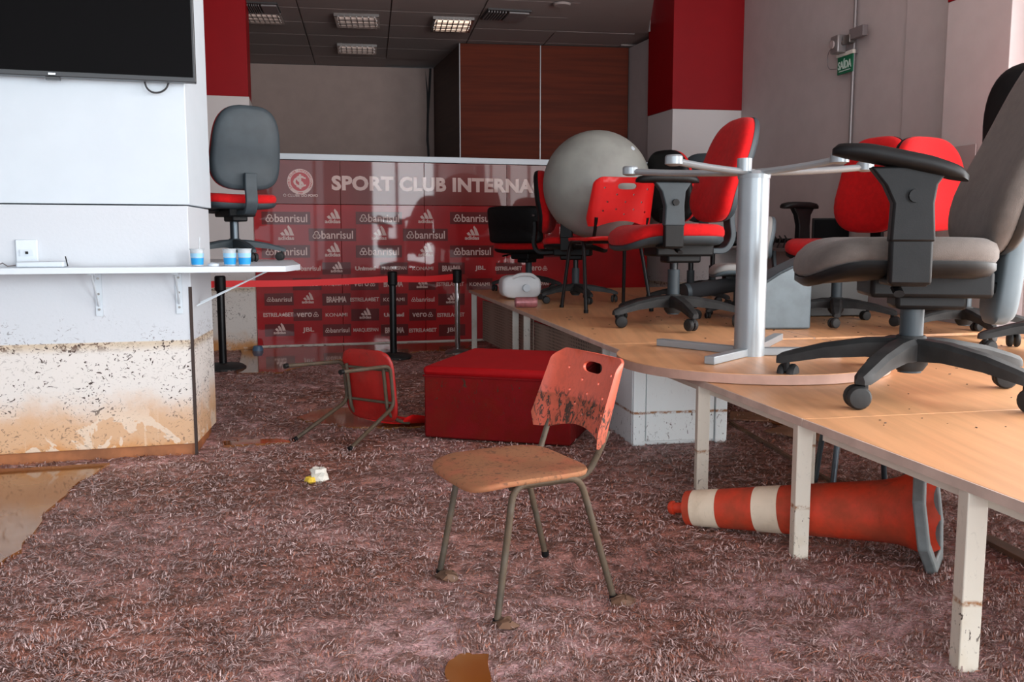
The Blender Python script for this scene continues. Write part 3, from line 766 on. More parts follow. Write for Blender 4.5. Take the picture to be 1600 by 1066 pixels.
# ------------------------------------------------------------------ desk row
ZD = .498; TK = .026
e1, e2, e3 = G(1255, 655, ZD), G(945, 538, ZD), D(733, 453, 8.75)
e0 = e1 + (e1 - e2).normalized() * 2.0
DW = 1.36
def wside(a, b):
    d = (b - a); d.z = 0; d.normalize(); return Vector((d.y, -d.x, 0))
eh = e2.lerp(e3, .5)
dirn = (e2 - e1).normalized(); perp = wside(e1, e2)
SL = (e3.z - ZD) / (e3 - e2).length
def dz(p):                                            # height of the desk tops below a point
    s_ = (p - e2).dot((e3 - e2).normalized()); return ZD + max(0, s_) * SL
def K(px, py):                                        # where the ray meets the desk tops
    p = G(px, py, ZD)
    for _ in range(12): p = G(px, py, dz(p))
    return p
def desk(label, a, b, w, legs, far=False):
    d = b - a; L = d.length; X = d.normalized(); Y = wside(a, b); Z = X.cross(-Y).normalized()
    if Z.z < 0: Z = -Z
    M = Matrix((( X.x, Y.x, Z.x, a.x), (X.y, Y.y, Z.y, a.y), (X.z, Y.z, Z.z, a.z), (0, 0, 0, 1)))
    r = thing('office_desk', label, 'desk', (a.x, a.y, 0), 0, group='row of wood-topped desks')
    inv = Matrix.Translation((-a.x, -a.y, 0)); Q = inv @ M
    o = MB().box((L / 2, w / 2 + .002, -TK / 2), (L - .004, w - .004, TK), Q).build('desktop', 'desk_veneer', r, bevel=.002)
    MB().box((L / 2, -.001, -TK / 2), (L - .004, .005, TK + .001), Q).build('edge_band', 'desk_edge', r)
    for s_, y in legs:
        p = Q @ Vector((s_, y, -TK)); MB().box((p.x, p.y, p.z / 2), (.052, .052, p.z), None).build('leg', 'far_leg' if far else 'muddy_leg', r, bevel=.003)
    for y in (.04, w - .06):
        if not far: MB().box((L / 2, y + .02, -TK - .02), (L - .1, .03, .036), Q).build('rail', 'muddy_leg', r)
    return r, Q
def sfor(px, a, b):                                   # distance along edge a-b that shows at column px
    lo, hi = 0, (b - a).length
    d = (b - a).normalized()
    f = lambda s_: 800 + F * (a + d * s_).x / ((a + d * s_).y * math.cos(TH) - ((a + d * s_).z - H) * math.sin(TH)) - px
    for _ in range(60):
        m_ = (lo + hi) / 2
        if f(lo) * f(m_) <= 0: hi = m_
        else: lo = m_
    return (lo + hi) / 2
L1_ = (e1 - e0).length; L2_ = (e2 - e1).length; L3 = (eh - e2).length
desk('nearest wood-topped desk on white legs, at the right edge', e0, e1, DW, [(sfor(1508, e0, e1), .027), (.1, .05), (.1, DW - .06)])
desk('middle wood-topped desk under the upturned round table', e1, e2, DW, [(.045, .027), (sfor(1090, e1, e2), .027), (L2_ - .3, DW - .06), ((G(1260, 758) - e1).dot(dirn), (G(1260, 758) - e1).dot(perp))])
r3, q3 = desk('far wood-topped desk under the plastic chair and its ball', e2, eh, DW, [(.10, .05), (.08, DW - .06), (L3 - .04, .05)], True)
r4, q4 = desk('farthest wood-topped desk with the jug, reaching the red backdrop', eh, e3, DW, [(L3 - .05, .04), (L3 - .05, DW - .06), (.3, .05)], True)
BR = 1.40
for lab, a, b in (('back row wood-topped desk nearest the right edge', e0, e1), ('back row wood-topped desk behind the upturned round table', e1, e2),
                  ('back row wood-topped desk under the profile red chair', e2, eh), ('back row wood-topped desk nearest the red backdrop', eh, e3)):
    w_ = wside(a, b) * (DW + .006); LL = (b - a).length
    desk(lab, a + w_, b + w_, BR, [(.1, BR - .06), (LL - .1, BR - .06)], True)
# perforated metal modesty panels of the far desks
def perf(r, q, s0, s1, y):
    p0, p1 = q @ Vector((s0, y, -TK)), q @ Vector((s1, y, -TK))
    d = p1 - p0; d.z = 0; X = d.normalized(); n = Vector((-X.y, X.x, 0)) * .004; zt = min(p0.z, p1.z) - .02
    m = MB().prism([(p.x, p.y) for p in (p0 - n, p1 - n, p1 + n, p0 + n)], .12, zt); o = m.build('modesty_panel', 'perforated', r)
t = NT('perforated'); o_ = t.pos()
vo = t.n.new('ShaderNodeTexVoronoi'); vo.feature = 'F1'; vo.inputs['Randomness'].default_value = 0; vo.inputs['Scale'].default_value = 42
t.link(t.map(o_, (1, 1, 1), (0, 0, .5)), vo.inputs['Vector'])
c_ = t.mix(t.ramp(vo.outputs['Distance'], .30, .36), lin((60, 44, 38)), lin((158, 138, 124)))
t.set(t.b.inputs['Base Color'], c_); t.b.inputs['Roughness'].default_value = .6; MAT['perforated'] = t.m
perf(r4, q4, .02, L3 - .08, .12); perf(r3, q3, .12, L3 - .02, .12)

# white pedestal cabinet under the middle desk
c0, c1 = G(987, 697), G(1134, 691)
cx_ = (c1 - c0).normalized(); cyv = Vector((-cx_.y, cx_.x, 0)); cw = (c1 - c0).length
cab = thing('pedestal_cabinet', 'white pedestal cabinet with a rust-brown water line under the middle desk', 'cabinet', c0, math.atan2(cx_.y, cx_.x))
chh = ZD - TK - .012
MB().box((cw / 2, .22, chh / 2), (cw, .43, chh)).build('body', 'cabinet_white', cab, bevel=.003)
MB().box((.035, -.006, chh / 2), (.066, .016, chh)).build('side_post', 'cabinet_white', cab, bevel=.003)
MB().box((cw - .035, -.006, chh / 2), (.066, .016, chh)).build('side_post', 'cabinet_white', cab, bevel=.003)
MB().box((cw / 2, -.003, chh / 2 + .008), (cw - .15, .012, chh - .03)).build('back_panel', 'cabinet_white', cab, bevel=.003)

# ------------------------------------------------------------------ office chairs
def office_chair(label, loc, front, k, up, shell, base_rot=0., arms=(1, 1), lean=.12, back=(.43, .50, .60), seat_z=.47, seat=(.48, .46), group='office chairs stood on the desks', dirty=True, turn=0.0, sub=False, arm_h=.21, tilt=0., ay=0., boff=0., base_r=.30, sq=3.2, rear=None, name='office_chair', bracket=True):
    fv = Vector((front[0], front[1], 0)).normalized(); loc = Vector(loc) + fv * boff * k
    r = thing(name, label, 'chair', loc, rzof(*front), k, group)
    bm_ = 'dusty_plastic' if dirty else 'charcoal_plastic'
    # five-star base; its turn is given in the room, so the seat's turn is taken out
    off = math.radians(base_rot) - rzof(*front)
    m = MB().lathe([(.030, .055), (.040, .07), (.042, .125), (.032, .14)], 20)
    m.build('hub', bm_, r)
    for i in range(5):
        a = off + i * 2 * math.pi / 5; d = Vector((math.cos(a), math.sin(a), 0)); n = Vector((-d.y, d.x, 0)); R = []
        for s_, hw, zt, hh in ((.02, .030, .135, .055), (.10, .028, .130, .045), (.20, .024, .112, .036), (base_r - .03, .021, .092, .030), (base_r, .018, .082, .026), (base_r + .012, .010, .074, .018)):
            c = d * s_; R.append([c + n * hw + Vector((0, 0, zt - hh)), c + n * hw * 1.0 + Vector((0, 0, zt - .010)), c + n * hw * .6 + Vector((0, 0, zt)), c - n * hw * .6 + Vector((0, 0, zt)), c - n * hw + Vector((0, 0, zt - .010)), c - n * hw + Vector((0, 0, zt - hh))])
        MB().rings(R).build('base_arm', bm_, r)
        c = d * (base_r - .012); ca = a + 1.1 + i * .9; w = Vector((math.cos(ca), math.sin(ca), 0)); t_ = Vector((-w.y, w.x, 0)) * .014
        cs = MB().cyl(c + Vector((0, 0, .035)), c + Vector((0, 0, .068)), .009, n=8).build('caster', 'black_plastic', r)
        for s_ in (-1, 1):
            q_ = (w * s_).to_track_quat('Z', 'Y').to_matrix().to_4x4(); M = Matrix.Translation(c + t_ + Vector((0, 0, .0265))) @ q_
            MB().lathe([(.0, .004), (.024, .004), (.0265, .008), (.0265, .016), (.022, .022), (.012, .024)], 18, M).build('wheel', 'dusty_plastic', cs)
    m = MB().cyl((0, 0, .05), (0, 0, .25), .027, n=18).build('column_sleeve', 'blue_grey_metal' if not dirty else 'charcoal_plastic', r)
    MB().cyl((0, 0, .25), (0, 0, seat_z - .10), .019, n=14).build('gas_column', 'black_metal', r)
    MB().box((0, .02, seat_z - .078), (.17, .27, .065)).box((0, .03, seat_z - .115), (.10, .16, .05)).build('mechanism', 'black_plastic', r, bevel=.01)
    lv = MB().tube([(.06, -.02, seat_z - .07), (.20, -.03, seat_z - .075), (.25, -.035, seat_z - .085)], .006, 8).build('lever', 'black_metal', r)
    MB().tube([(.225, -.033, seat_z - .08), (.275, -.038, seat_z - .09)], .012, 8, .008).build('knob', 'black_plastic', lv)
    for c_ in r.children:
        if c_.name.split('.')[0] in ('hub', 'base_arm', 'caster', 'column_sleeve', 'gas_column', 'mechanism'): c_.location = (0, boff, 0)
    sw, sd = seat
    def sfn(x, y, h):
        z = seat_z - .035 + h; f = max(0, -y - sd * .22) / (sd * .28); z -= .035 * f * f; z += .012 * (2 * x / sw) ** 2
        return Vector((x, y, z))
    ol = sup(sw, sd, 3.4, 40)
    MB().slab(ol, [(.80, -.032), (.93, -.026), (.985, -.012), (.985, .002)], sfn).build('seat_shell', shell, r, ang=60)
    MB().slab(ol, [(.97, .002), (1.0, .014), (1.0, .030), (.975, .046), (.90, .056), (.70, .060), (.35, .057), (.08, .056)], sfn).build('seat_cushion', up, r, ang=80)
    bwid, bh, bz = back; yb = sd * .46
    ob = sup(bwid, bh, sq, 44, .84 if sq < 4 else 1)
    def bfn(sgn):
        def fn(x, y, h):
            t_ = y + bh / 2; lum = .030 * math.exp(-((t_ - bh * .28) / (bh * .22)) ** 2)
            yy = yb + .03 + lean * t_ + .10 * t_ * t_ * (lean * 2) - lum * .6 - .45 * x * x + h
            return Vector((x, yy, bz + t_ * math.cos(lean)))
        return fn
    fn = bfn(1)
    MB().slab(ob, [(.99, .002), (1.0, -.014), (.99, -.032), (.94, -.046), (.80, -.055), (.45, -.057), (.08, -.057)], fn).build('back_cushion', up, r, ang=80)
    sh_ = MB().slab(ob, [(1.0, .0), (.995, .014), (.965, .026), (.88, .034), (.60, .038), (.30, .038), (.08, .038)], fn).build('back_shell', rear or shell, r, ang=80)
    if bracket:
        P = [(0, .10, seat_z - .085), (0, yb + .07, seat_z - .09), (0, yb + .105, seat_z - .03), (0, yb + .090, bz + bh * .06), (0, yb + .088 + lean * bh * .18, bz + bh * .20)]
        P = fillet(P, .05)
        R = []
        for i, p in enumerate(P):
            t_ = (P[min(i + 1, len(P) - 1)] - P[max(i - 1, 0)]).normalized(); nn = Vector((0, -t_.z, t_.y)); hw = .036
            R.append([p + Vector((-hw, 0, 0)) + nn * .014, p + Vector((hw, 0, 0)) + nn * .014, p + Vector((hw, 0, 0)) - nn * .012, p + Vector((-hw, 0, 0)) - nn * .012])
        MB().rings(R).build('back_bracket', 'charcoal_plastic' if shell != 'black_plastic' else 'black_plastic', r, bevel=.004)
    for s_, on in ((-1, arms[0]), (1, arms[1])):
        if not on: continue
        x = s_ * (sw / 2 + .035)
        m = MB().box((x - s_ * .05, .03 + ay, seat_z - .065), (.12, .075, .018)).box((x, .03 + ay, seat_z - .01), (.028, .085, .12)).build('arm_bracket', 'black_plastic', r, bevel=.006)
        R = []
        for z_, y0, y1 in ((seat_z + .02, -.015, .075), (seat_z + .10, -.012, .070), (seat_z + arm_h - .05, -.03, .075), (seat_z + arm_h - .012, -.06, .10)):
            y0 += ay; y1 += ay; R.append([Vector((x - .018, y0, z_)), Vector((x + .018, y0, z_)), Vector((x + .018, y1, z_)), Vector((x - .018, y1, z_))])
        ap = MB().rings(R).build('arm_post', 'charcoal_plastic' if shell == 'charcoal_plastic' else 'black_plastic', r, bevel=.005)
        MB().cyl((x + s_ * .016, .03 + ay, seat_z + .115), (x + s_ * .026, .03 + ay, seat_z + .115), .014, n=12).build('arm_button', 'black_plastic', ap)
        def afn(px_, py_, h): return Vector((x + px_, ay + py_, seat_z + arm_h + h - tilt * py_ - .5 * max(0, abs(py_) - .05) ** 2 * 3))
        MB().slab(sup(.085, .27, 3, 28), [(.80, -.012), (1.0, -.004), (1.0, .008), (.92, .017), (.6, .021), (.1, .021)], afn).build('arm_pad', 'black_plastic', r, ang=70)
    return r
P_ = put(368, 409, A1.y + .92)
office_chair('red office chair with a charcoal back, standing on the white left shelf', P_, (-.60, .80), .95, 'red_fabric', 'charcoal_plastic', 20, (0, 1), .10, (.46, .50, .43), .385, group='office chairs off the floor', dirty=False)
def at_desk(px, py): return K(px, py)
pA = at_desk(1419, 613)
cA = office_chair('grey upholstered office chair with black arms on the nearest desk', pA, (-.98, .17), 1.62, 'grey_fabric', 'black_plastic', 12, (0, 1), .30, (.42, .54, .33), .345, (.48, .42), arm_h=.188, tilt=.22, ay=-.05, boff=.06)
def cov(x, y, h): return Vector((x, .235 + .10 * (y + .16) + h + .25 * max(0, y) ** 2, .325 + y))
MB().slab(sup(.15, .31, 4, 30, .7), [(.90, -.012), (1, -.004), (1, .02), (.93, .034), (.6, .042), (.1, .042)], cov).build('back_cover', 'slate_plastic', cA, ang=60)
pB = at_desk(1305, 505)
office_chair('red office chair with one raised armrest, behind the grey chair', pB, (-.86, -.50), 1.30, 'red_fabric', 'black_plastic', 35, (1, 0), .12, (.44, .52, .48), .42)
pB2 = at_desk(1505, 525)
office_chair('red office chair with its back lit pale pink, behind the grey chair', pB2, (.45, -.9), 1.32, 'red_fabric', 'black_plastic', 50, (0, 0), .08, (.50, .46, .49), .40)
pR = at_desk(1672, 556)
office_chair('red and black office chair cut by the right edge', pR, (.85, .5), 1.45, 'red_fabric', 'black_plastic', 100, (1, 0), .10, (.46, .54, .46), .42)
pC = at_desk(1051, 508)
office_chair('red office chair seen in profile behind the upturned table column', pC, (-.975, -.2), 1.50, 'red_fabric', 'charcoal_plastic', 205, (0, 1), .24, (.43, .475, .46), .42, ay=-.10, boff=.045)
pD = at_desk(1078, 477)
office_chair('red and black office chair right of the grey ball', pD, (.75, .65), 1.15, 'red_fabric', 'black_plastic', 30, (0, 0), .12, (.42, .50, .58), .47)
pE = at_desk(1112, 464)
office_chair('black backed office chair behind the profile red chair', pE, (.45, .9), 1.15, 'black_fabric', 'charcoal_plastic', 10, (1, 1), .12, (.44, .52, .58), .48)
pH2 = at_desk(1150, 496)
office_chair('pale grey office chair in profile, its back edge showing right of the silver column', pH2, (-1, .05), .85, 'pale_grey_fabric', 'slate_plastic', 60, (0, 0), .05, (.40, .36, .50), .43)
pJ = at_desk(899, 472)
office_chair('black backed office chair with a red seat, left of the grey ball', pJ, (.95, -.2), 1.15, 'red_fabric', 'black_plastic', 215, (1, 0), .06, (.42, .46, .50), .45)
pG = at_desk(826, 455)
gG = office_chair('low red chair with a square black back at the far desk end', pG, (.50, .85), 1.15, 'red_fabric', 'black_plastic', 40, (0, 0), .10, (.50, .30, .40), .38, (.54, .46), sq=9, bracket=False)
for z_ in (.45, .62): MB().cyl((-.22, .315, z_), (-.22, .325, z_), .009, n=10).build('screw', 'chrome', gG)

# ------------------------------------------------------------------ plastic four-legged chairs
def iso_chair(label, M, k, shell, seat_m, frame, sizes=(.42, .46), group=None, H_=.45, fw=.0):
    r = thing('plastic_chair', label, 'chair', group=group); r.matrix_world = M @ Matrix.Scale(k, 4)
    dp, wd_ = sizes; sx = wd_ / 2; hy = dp / 2; tr = .0115
    for s_ in (-1, 1):                                # inverted U of each side: front leg, top bar, rear leg
        x = s_ * (sx - .03); xf = s_ * sx
        MB().tube(fillet([(xf, -hy, .008), (x, -hy + .075, H_ - .01), (x, hy - .10, H_ - .01), (xf, hy + .02, .008)], .055, 7), tr, 10).build('leg_loop', frame, r)
        for y_ in (-hy, hy + .02): MB().cyl((xf, y_, 0), (xf * .998, y_ * .995, .022), tr + .003, n=10).build('foot_cap', 'black_plastic', r)
        xb = s_ * (sx - .07)
        MB().tube(fillet([(xb, -hy + .08, H_ - .028), (xb, hy - .05, H_ - .028), (xb * 1.1, hy + .02 - fw * .6, H_ + .06), (xb * 1.13, hy + .048 - fw * .6, H_ + .13)], .07, 7), tr * .95, 10).build('back_upright', frame, r)
    for y_ in (-hy + .10, hy - .12): MB().cyl((-sx + .03, y_, H_ - .02), (sx - .03, y_, H_ - .02), .009, n=8).build('crossbar', frame, r)
    def sfn(x, y, h):
        f = max(0, -y - .10) / .12; b = max(0, y - .12) / .1
        return Vector((x, y, H_ + h - .010 * f * f + .016 * b * b - .010 * math.exp(-(x / .13) ** 2) * math.exp(-(y / .13) ** 2) + .006 * (2 * x / wd_) ** 4))
    ol = [(x, y - fw) for x, y in sup(wd_ - .03, dp + .03, 5, 40)]
    MB().slab(ol, [(.93, -.016), (.985, -.013), (1.0, -.003), (.99, .004), (.94, .007), (.7, .0075), (.4, .0075), (.1, .0075)], sfn).build('seat', seat_m, r, ang=60)
    # backrest: a curved sheet with a handle slot and small vent holes, arched at its lower edge
    hw, hh = (wd_ - .015) / 2, .15
    out = []
    for i in range(13): a = math.pi * i / 24; out.append((hw - .05 + .05 * math.cos(a) - .012, hh - .05 + .05 * math.sin(a)))
    for i in range(13): a = math.pi / 2 + math.pi * i / 24; out.append((-hw + .05 + .05 * math.cos(a) + .012, hh - .05 + .05 * math.sin(a)))
    out += [(-hw, -.10), (-hw + .01, -hh)]
    out += [(-hw + .055, -hh)] + [(x, -hh + .034 * math.cos(x / (hw - .05) * math.pi / 2)) for x in np.linspace(-hw + .075, hw - .075, 11)] + [(hw - .055, -hh), (hw - .01, -hh), (hw, -.10)]
    slot = [(.062 * math.cos(a) * 1 if True else 0, .095 + .020 * math.sin(a)) for a in np.linspace(0, 2 * math.pi, 20, endpoint=False)]
    slot = [(math.copysign(abs(x / .062) ** .5, x) * .062, y) for x, y in slot]
    holes = [slot]
    for hx, hy_ in ((-.14, .08), (.14, .085), (-.05, .045), (.06, .045), (-.11, .0), (0, .0), (.115, .0), (-.06, -.045), (.055, -.045), (-.14, -.06), (.135, -.055), (0, -.075)):
        holes.append([(hx + .0065 * math.cos(a), hy_ + .0065 * math.sin(a)) for a in np.linspace(0, 2 * math.pi, 8, endpoint=False)])
    v, f = holed(out, holes, .035)
    def bf(x, y):
        t_ = y + hh; return Vector((x, hy + .045 - fw * .6 + .26 * t_ - .62 * x * x * 1.0 - (0 if abs(x) < hw - .03 else 1.4 * (abs(x) - hw + .03)), H_ + .078 + t_ * .97))
    m = MB(); n_ = len(v); th_b = .010; cnt = {}
    m.v = [bf(p.x, p.y) for p in v] + [bf(p.x, p.y) + Vector((0, th_b, -.002)) for p in v]
    m.f = list(f) + [tuple(n_ + i for i in t_[::-1]) for t_ in f]
    for t_ in f:
        for i in range(3):
            e_ = (t_[i], t_[(i + 1) % 3]); cnt.setdefault(tuple(sorted(e_)), []).append(e_)
    m.f += [(q[0][1], q[0][0], n_ + q[0][0], n_ + q[0][1]) for q in cnt.values() if len(q) == 1]
    m.build('backrest', shell, r, ang=50)
    return r
def upright(p, fx, fy): return Matrix.Translation(p) @ Matrix.Rotation(rzof(fx, fy), 4, 'Z')
fa, fb, fc, fd = G(774, 976), G(960, 941), G(681, 902), G(844, 869)
ctr = (fa + fb + fc + fd) / 4; fr_ = ((fa - fb) + (fc - fd)).normalized()
dpx = ((fa - fb).length + (fc - fd).length) / 2; wpx = ((fa - fc).length + (fb - fd).length) / 2
kk = .90
iso_chair('mud-stained red plastic chair standing alone in the middle of the floor', upright(ctr - fr_ * .0, fr_.x, fr_.y), kk, 'muddy_shell', 'muddy_seat', 'dirty_steel', (dpx / kk - .02, wpx / kk), fw=.05)
# toppled chair lying on its back
g1, g2 = G(459, 691), G(545, 706)
ax = (g2 - g1).normalized(); up_ = Vector((-ax.y, ax.x, 0)).normalized()
if up_.y < 0: up_ = -up_
ang = math.radians(-7)
Zc = (up_ * math.cos(ang) + Vector((0, 0, -math.sin(ang)))); Yc = -(Vector((0, 0, 1)) * math.cos(ang) + up_ * math.sin(ang))
Xc = Yc.cross(Zc)
k2 = .94; dp2, wd2 = .42, (g2 - g1).length / k2
mid = (g1 + g2) / 2
org = mid - Yc * (dp2 / 2 + .02) * k2 + Vector((0, 0, .012))
M = Matrix(((Xc.x, Yc.x, Zc.x, org.x), (Xc.y, Yc.y, Zc.y, org.y), (Xc.z, Yc.z, Zc.z, org.z), (0, 0, 0, 1)))
iso_chair('red plastic chair toppled on its back, legs in the air, by the belt barrier', M, k2, 'red_shell', 'dull_red_shell', 'dirty_steel', (dp2, wd2))
# clean plastic chair on the desk with the ball on its seat
pF = at_desk(945, 484)
kF = 1.22
iso_chair('bright red plastic chair on black legs on the desk, holding the ball', upright(pF, -.30, .95), kF, 'red_shell', 'red_shell', 'black_metal', (.40, .44))
# low stool under the desks: only its legs show
st_p = (G(1281, 778) + G(1406, 770)) / 2 + Vector((.0, .06, 0))
st = thing('low_stool', 'low stool pushed under the desks, only its dark legs showing', 'stool', st_p, math.radians(8))
MB().slab(sup(.34, .30, 5, 28), [(.95, .395), (1, .40), (1, .42), (.95, .427)], lambda x, y, h: Vector((x, y, h))).build('seat', 'black_plastic', st)
for x, y in ((-.17, -.13), (.14, -.15), (-.10, .14), (.185, .10)): MB().tube([(x * 1.1, y * 1.1, .0), (x * .8, y * .8, .40)], .0125, 10).build('leg', 'blue_grey_metal', st)

# ------------------------------------------------------------------ exercise ball
rb = 82.5 / F * (pF.y + .36); pb = D(932, 289, pF.y + .36)
m = MB(); nlat = 28
m.lathe([(max(.0001, rb * math.sin(math.pi * i / nlat)), -rb * math.cos(math.pi * i / nlat)) for i in range(nlat + 1)], 48)
bl_ = thing('exercise_ball', 'big grey exercise ball resting on the red plastic chair', 'ball', pb)
bo = m.build('skin', 'ball_vinyl', bl_, ang=180)
q_ = Vector((.6, -.5, .62)).normalized()
MB().cyl(q_ * (rb - .01), q_ * (rb + .006), .022, .018, n=14).build('valve_plug', 'white_paint', bl_)

# ------------------------------------------------------------------ upturned round table
pT = at_desk(1168, 566)
th2 = .042; zt_ = pT.z + th2
pT = G(1170, 556, zt_); pT.z -= th2
rt = 205 / F * pT.y * 1.01; ht = D(1166, 266, pT.y).z
tb = thing('round_table', 'round wood table turned upside down on the desk, feet in the air', 'table', pT, 0)
h0 = .003
MB().lathe([(rt, h0), (rt, th2)], 72).build('edge_band', 'disc_edge', tb)
MB().lathe([(rt - .001, th2 - .002), (rt - .001, th2 + .003)], 72).build('tabletop', 'desk_veneer', tb)
for px, py in ((1030, 541), (1108, 571), (1311, 556), (1216, 532)):
    d = G(px, py, zt_) - pT; d.z = 0; l = d.length; R = Matrix.Rotation(math.atan2(d.y, d.x), 4, 'Z')
    MB().box((l / 2, 0, th2 + .022), (l, .05, .036), R).build('support_arm', 'silver_paint', tb, bevel=.003)
zt = ht - pT.z; cr = 23.5 / F * pT.y
MB().cyl((0, 0, th2), (0, 0, zt - .02), cr, n=32).build('column', 'silver_paint', tb)
MB().lathe([(cr * 1.04, zt - .04), (cr * 1.08, zt - .02), (cr * .9, zt - .005)], 28).build('column_cap', 'silver_paint', tb)
for (px, py) in ((985, 259), (1053, 242), (1312, 239), (1352, 252)):
    yy = (D(1166, 246, pT.y).z - H) * F / (373 - py) * .995; d = D(px, py + 6, yy) - pT - Vector((0, 0, zt)); P = []
    for k in range(9):
        t_ = k / 8; P.append(Vector((d.x * t_, d.y * t_, zt - .01 + d.z * t_ ** 1.8)))
    ft = MB().tube(P, [.034 - .012 * k / 8 for k in range(9)], 12, .016).build('foot', 'silver_paint', tb)
    MB().lathe([(.02, -.022), (.040, -.014), (.040, .018), (.033, .026)], 18, Matrix.Translation(P[-1])).build('foot_pad', 'silver_paint', ft)
MB().cyl((-.06, -.05, zt - .01), (-.06, -.05, zt + .05), .034, n=18).build('foot_plug', 'silver_paint', tb)

# ------------------------------------------------------------------ red ottoman
o0, o1 = G(663, 686), G(891, 701); oz = D(668, 572, o0.y).z
ou_ = (o1 - o0).normalized(); ov = Vector((-ou_.y, ou_.x, 0)); ow = (o1 - o0).length; od = .86
ott = thing('ottoman', 'square red upholstered ottoman with a muddy lower half', 'ottoman', o0, math.atan2(ou_.y, ou_.x))
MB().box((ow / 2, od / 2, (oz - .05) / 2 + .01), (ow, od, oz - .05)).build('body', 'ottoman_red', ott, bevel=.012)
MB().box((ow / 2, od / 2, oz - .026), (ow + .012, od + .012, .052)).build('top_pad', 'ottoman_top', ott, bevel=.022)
MB().tube(fillet([(0, 0, oz - .053), (ow, 0, oz - .053), (ow, od, oz - .053), (0, od, oz - .053), (0, 0, oz - .053)], .02), .006, 6).build('seam', 'ottoman_red', ott)
for x in (.08, ow - .08):
    for y in (.08, od - .08): MB().cyl((x, y, 0), (x, y, .02), .03, n=12).build('glide', 'black_plastic', ott)

# ------------------------------------------------------------------ traffic cone lying on its side
rB = .19
cb_ = G(1470, 906) + Vector((.02, .12, 0)); tip = G(1046, 829) + Vector((.02, .12, 0))
base_c = Vector((cb_.x, cb_.y, rB)); tip_c = Vector((tip.x, tip.y, .052))
axv = (tip_c - base_c); Lc = axv.length
qc = axv.to_track_quat('Z', 'Y').to_matrix().to_4x4(); Mc = Matrix.Translation(base_c) @ qc
cn = thing('traffic_cone', 'orange and white traffic cone lying on its side under the near desk', 'cone'); cn.matrix_world = Mc
def seg(name, prof, mat, par=cn): return MB().lathe(prof, 40, cap=False).build(name, mat, par, ang=50)
def rr(s_):                                            # radius along the body
    return .062 + (.115 - .062) * (1 - s_) + .055 * max(0, 1 - s_ / .16) ** 2
body = [(0, .02), (.05, 0), (.1, 0), (.2, 0), (.3, 0), (.42, 0), (.53, 0)]
seg('body', [(rr(x), x * Lc) for x in np.linspace(.02, .53, 14)], 'cone_orange')
seg('reflective_band', [(rr(x) + .001, x * Lc) for x in (.53, .58, .63)], 'cone_white')
seg('middle_band', [(rr(x), x * Lc) for x in (.63, .70, .78)], 'cone_orange')
seg('reflective_band', [(rr(x) + .001, x * Lc) for x in (.78, .83, .89)], 'cone_white')
seg('tip', [(rr(.89), .89 * Lc), (rr(.92), .92 * Lc), (.045, .925 * Lc), (.02, .93 * Lc), (.02, .975 * Lc), (.027, .98 * Lc), (.027, .99 * Lc), (.020, 1.0 * Lc), (.0005, 1.0 * Lc)], 'cone_orange')
seg('inner_lip', [(rr(.02), .02 * Lc), (rr(0) + .004, 0), (rr(0) - .014, -.002), (rr(.06) - .014, .06 * Lc), (.09, .3 * Lc)], 'cone_orange')
n8 = 8; m = MB()
sq = [(rB * 1.0 / math.cos(math.pi / 8) * math.cos(math.pi / 8 + i * math.pi / 4), rB / math.cos(math.pi / 8) * math.sin(math.pi / 8 + i * math.pi / 4)) for i in range(8)]
inner = [(rr(0.02) * 1.01 * math.cos(math.pi / 8 + i * math.pi / 4), rr(.02) * 1.01 * math.sin(math.pi / 8 + i * math.pi / 4)) for i in range(8)]
R = []
for po, z_ in ((inner, .035), (sq, .03), (sq, -.005), (inner, -.005)): R.append([Vector((x, y, z_)) for x, y in po])
R.append(R[0]); MB().rings(R, False, False).build('rubber_base', 'cone_rubber', cn, bevel=.006)

# ------------------------------------------------------------------ small things on the desks
pj = at_desk(812, 467)
jg = thing('plastic_jug', 'translucent white plastic jug lying at the far end of the desks', 'jug', pj, math.radians(12), 1.45)
def jf(x, y, h): return Vector((x, h, .075 + y))
MB().slab(sup(.24, .14, 3.5, 28), [(.85, -.075), (.97, -.066), (1, -.05), (1, .05), (.97, .066), (.85, .075)], jf).build('body', 'jug_plastic', jg, ang=50)
MB().cyl((.02, -.075, .07), (.02, -.105, .07), .022, n=16).build('cap', 'white_paint', jg)
MB().tube(fillet([(-.06, -.07, .13), (-.02, -.09, .15), (.05, -.09, .15), (.08, -.07, .13)], .03), .011, 8).build('handle', 'jug_plastic', jg)
pc = at_desk(822, 481); cnn = thing('drink_can', 'pinkish drink can lying beside the white jug', 'can', pc, math.radians(4), 1.45)
M_ = Matrix.Translation((0, 0, .030)) @ Matrix.Rotation(math.pi / 2, 4, 'Y')
MB().lathe([(.022, -.062), (.028, -.056), (.029, -.05), (.029, .05), (.024, .060)], 20, M_).build('body', 'can_pink', cnn); MB().lathe([(.023, -.0625), (.020, -.0615), (.001, -.0615)], 20, M_, False).build('lid', 'aluminium', cnn)
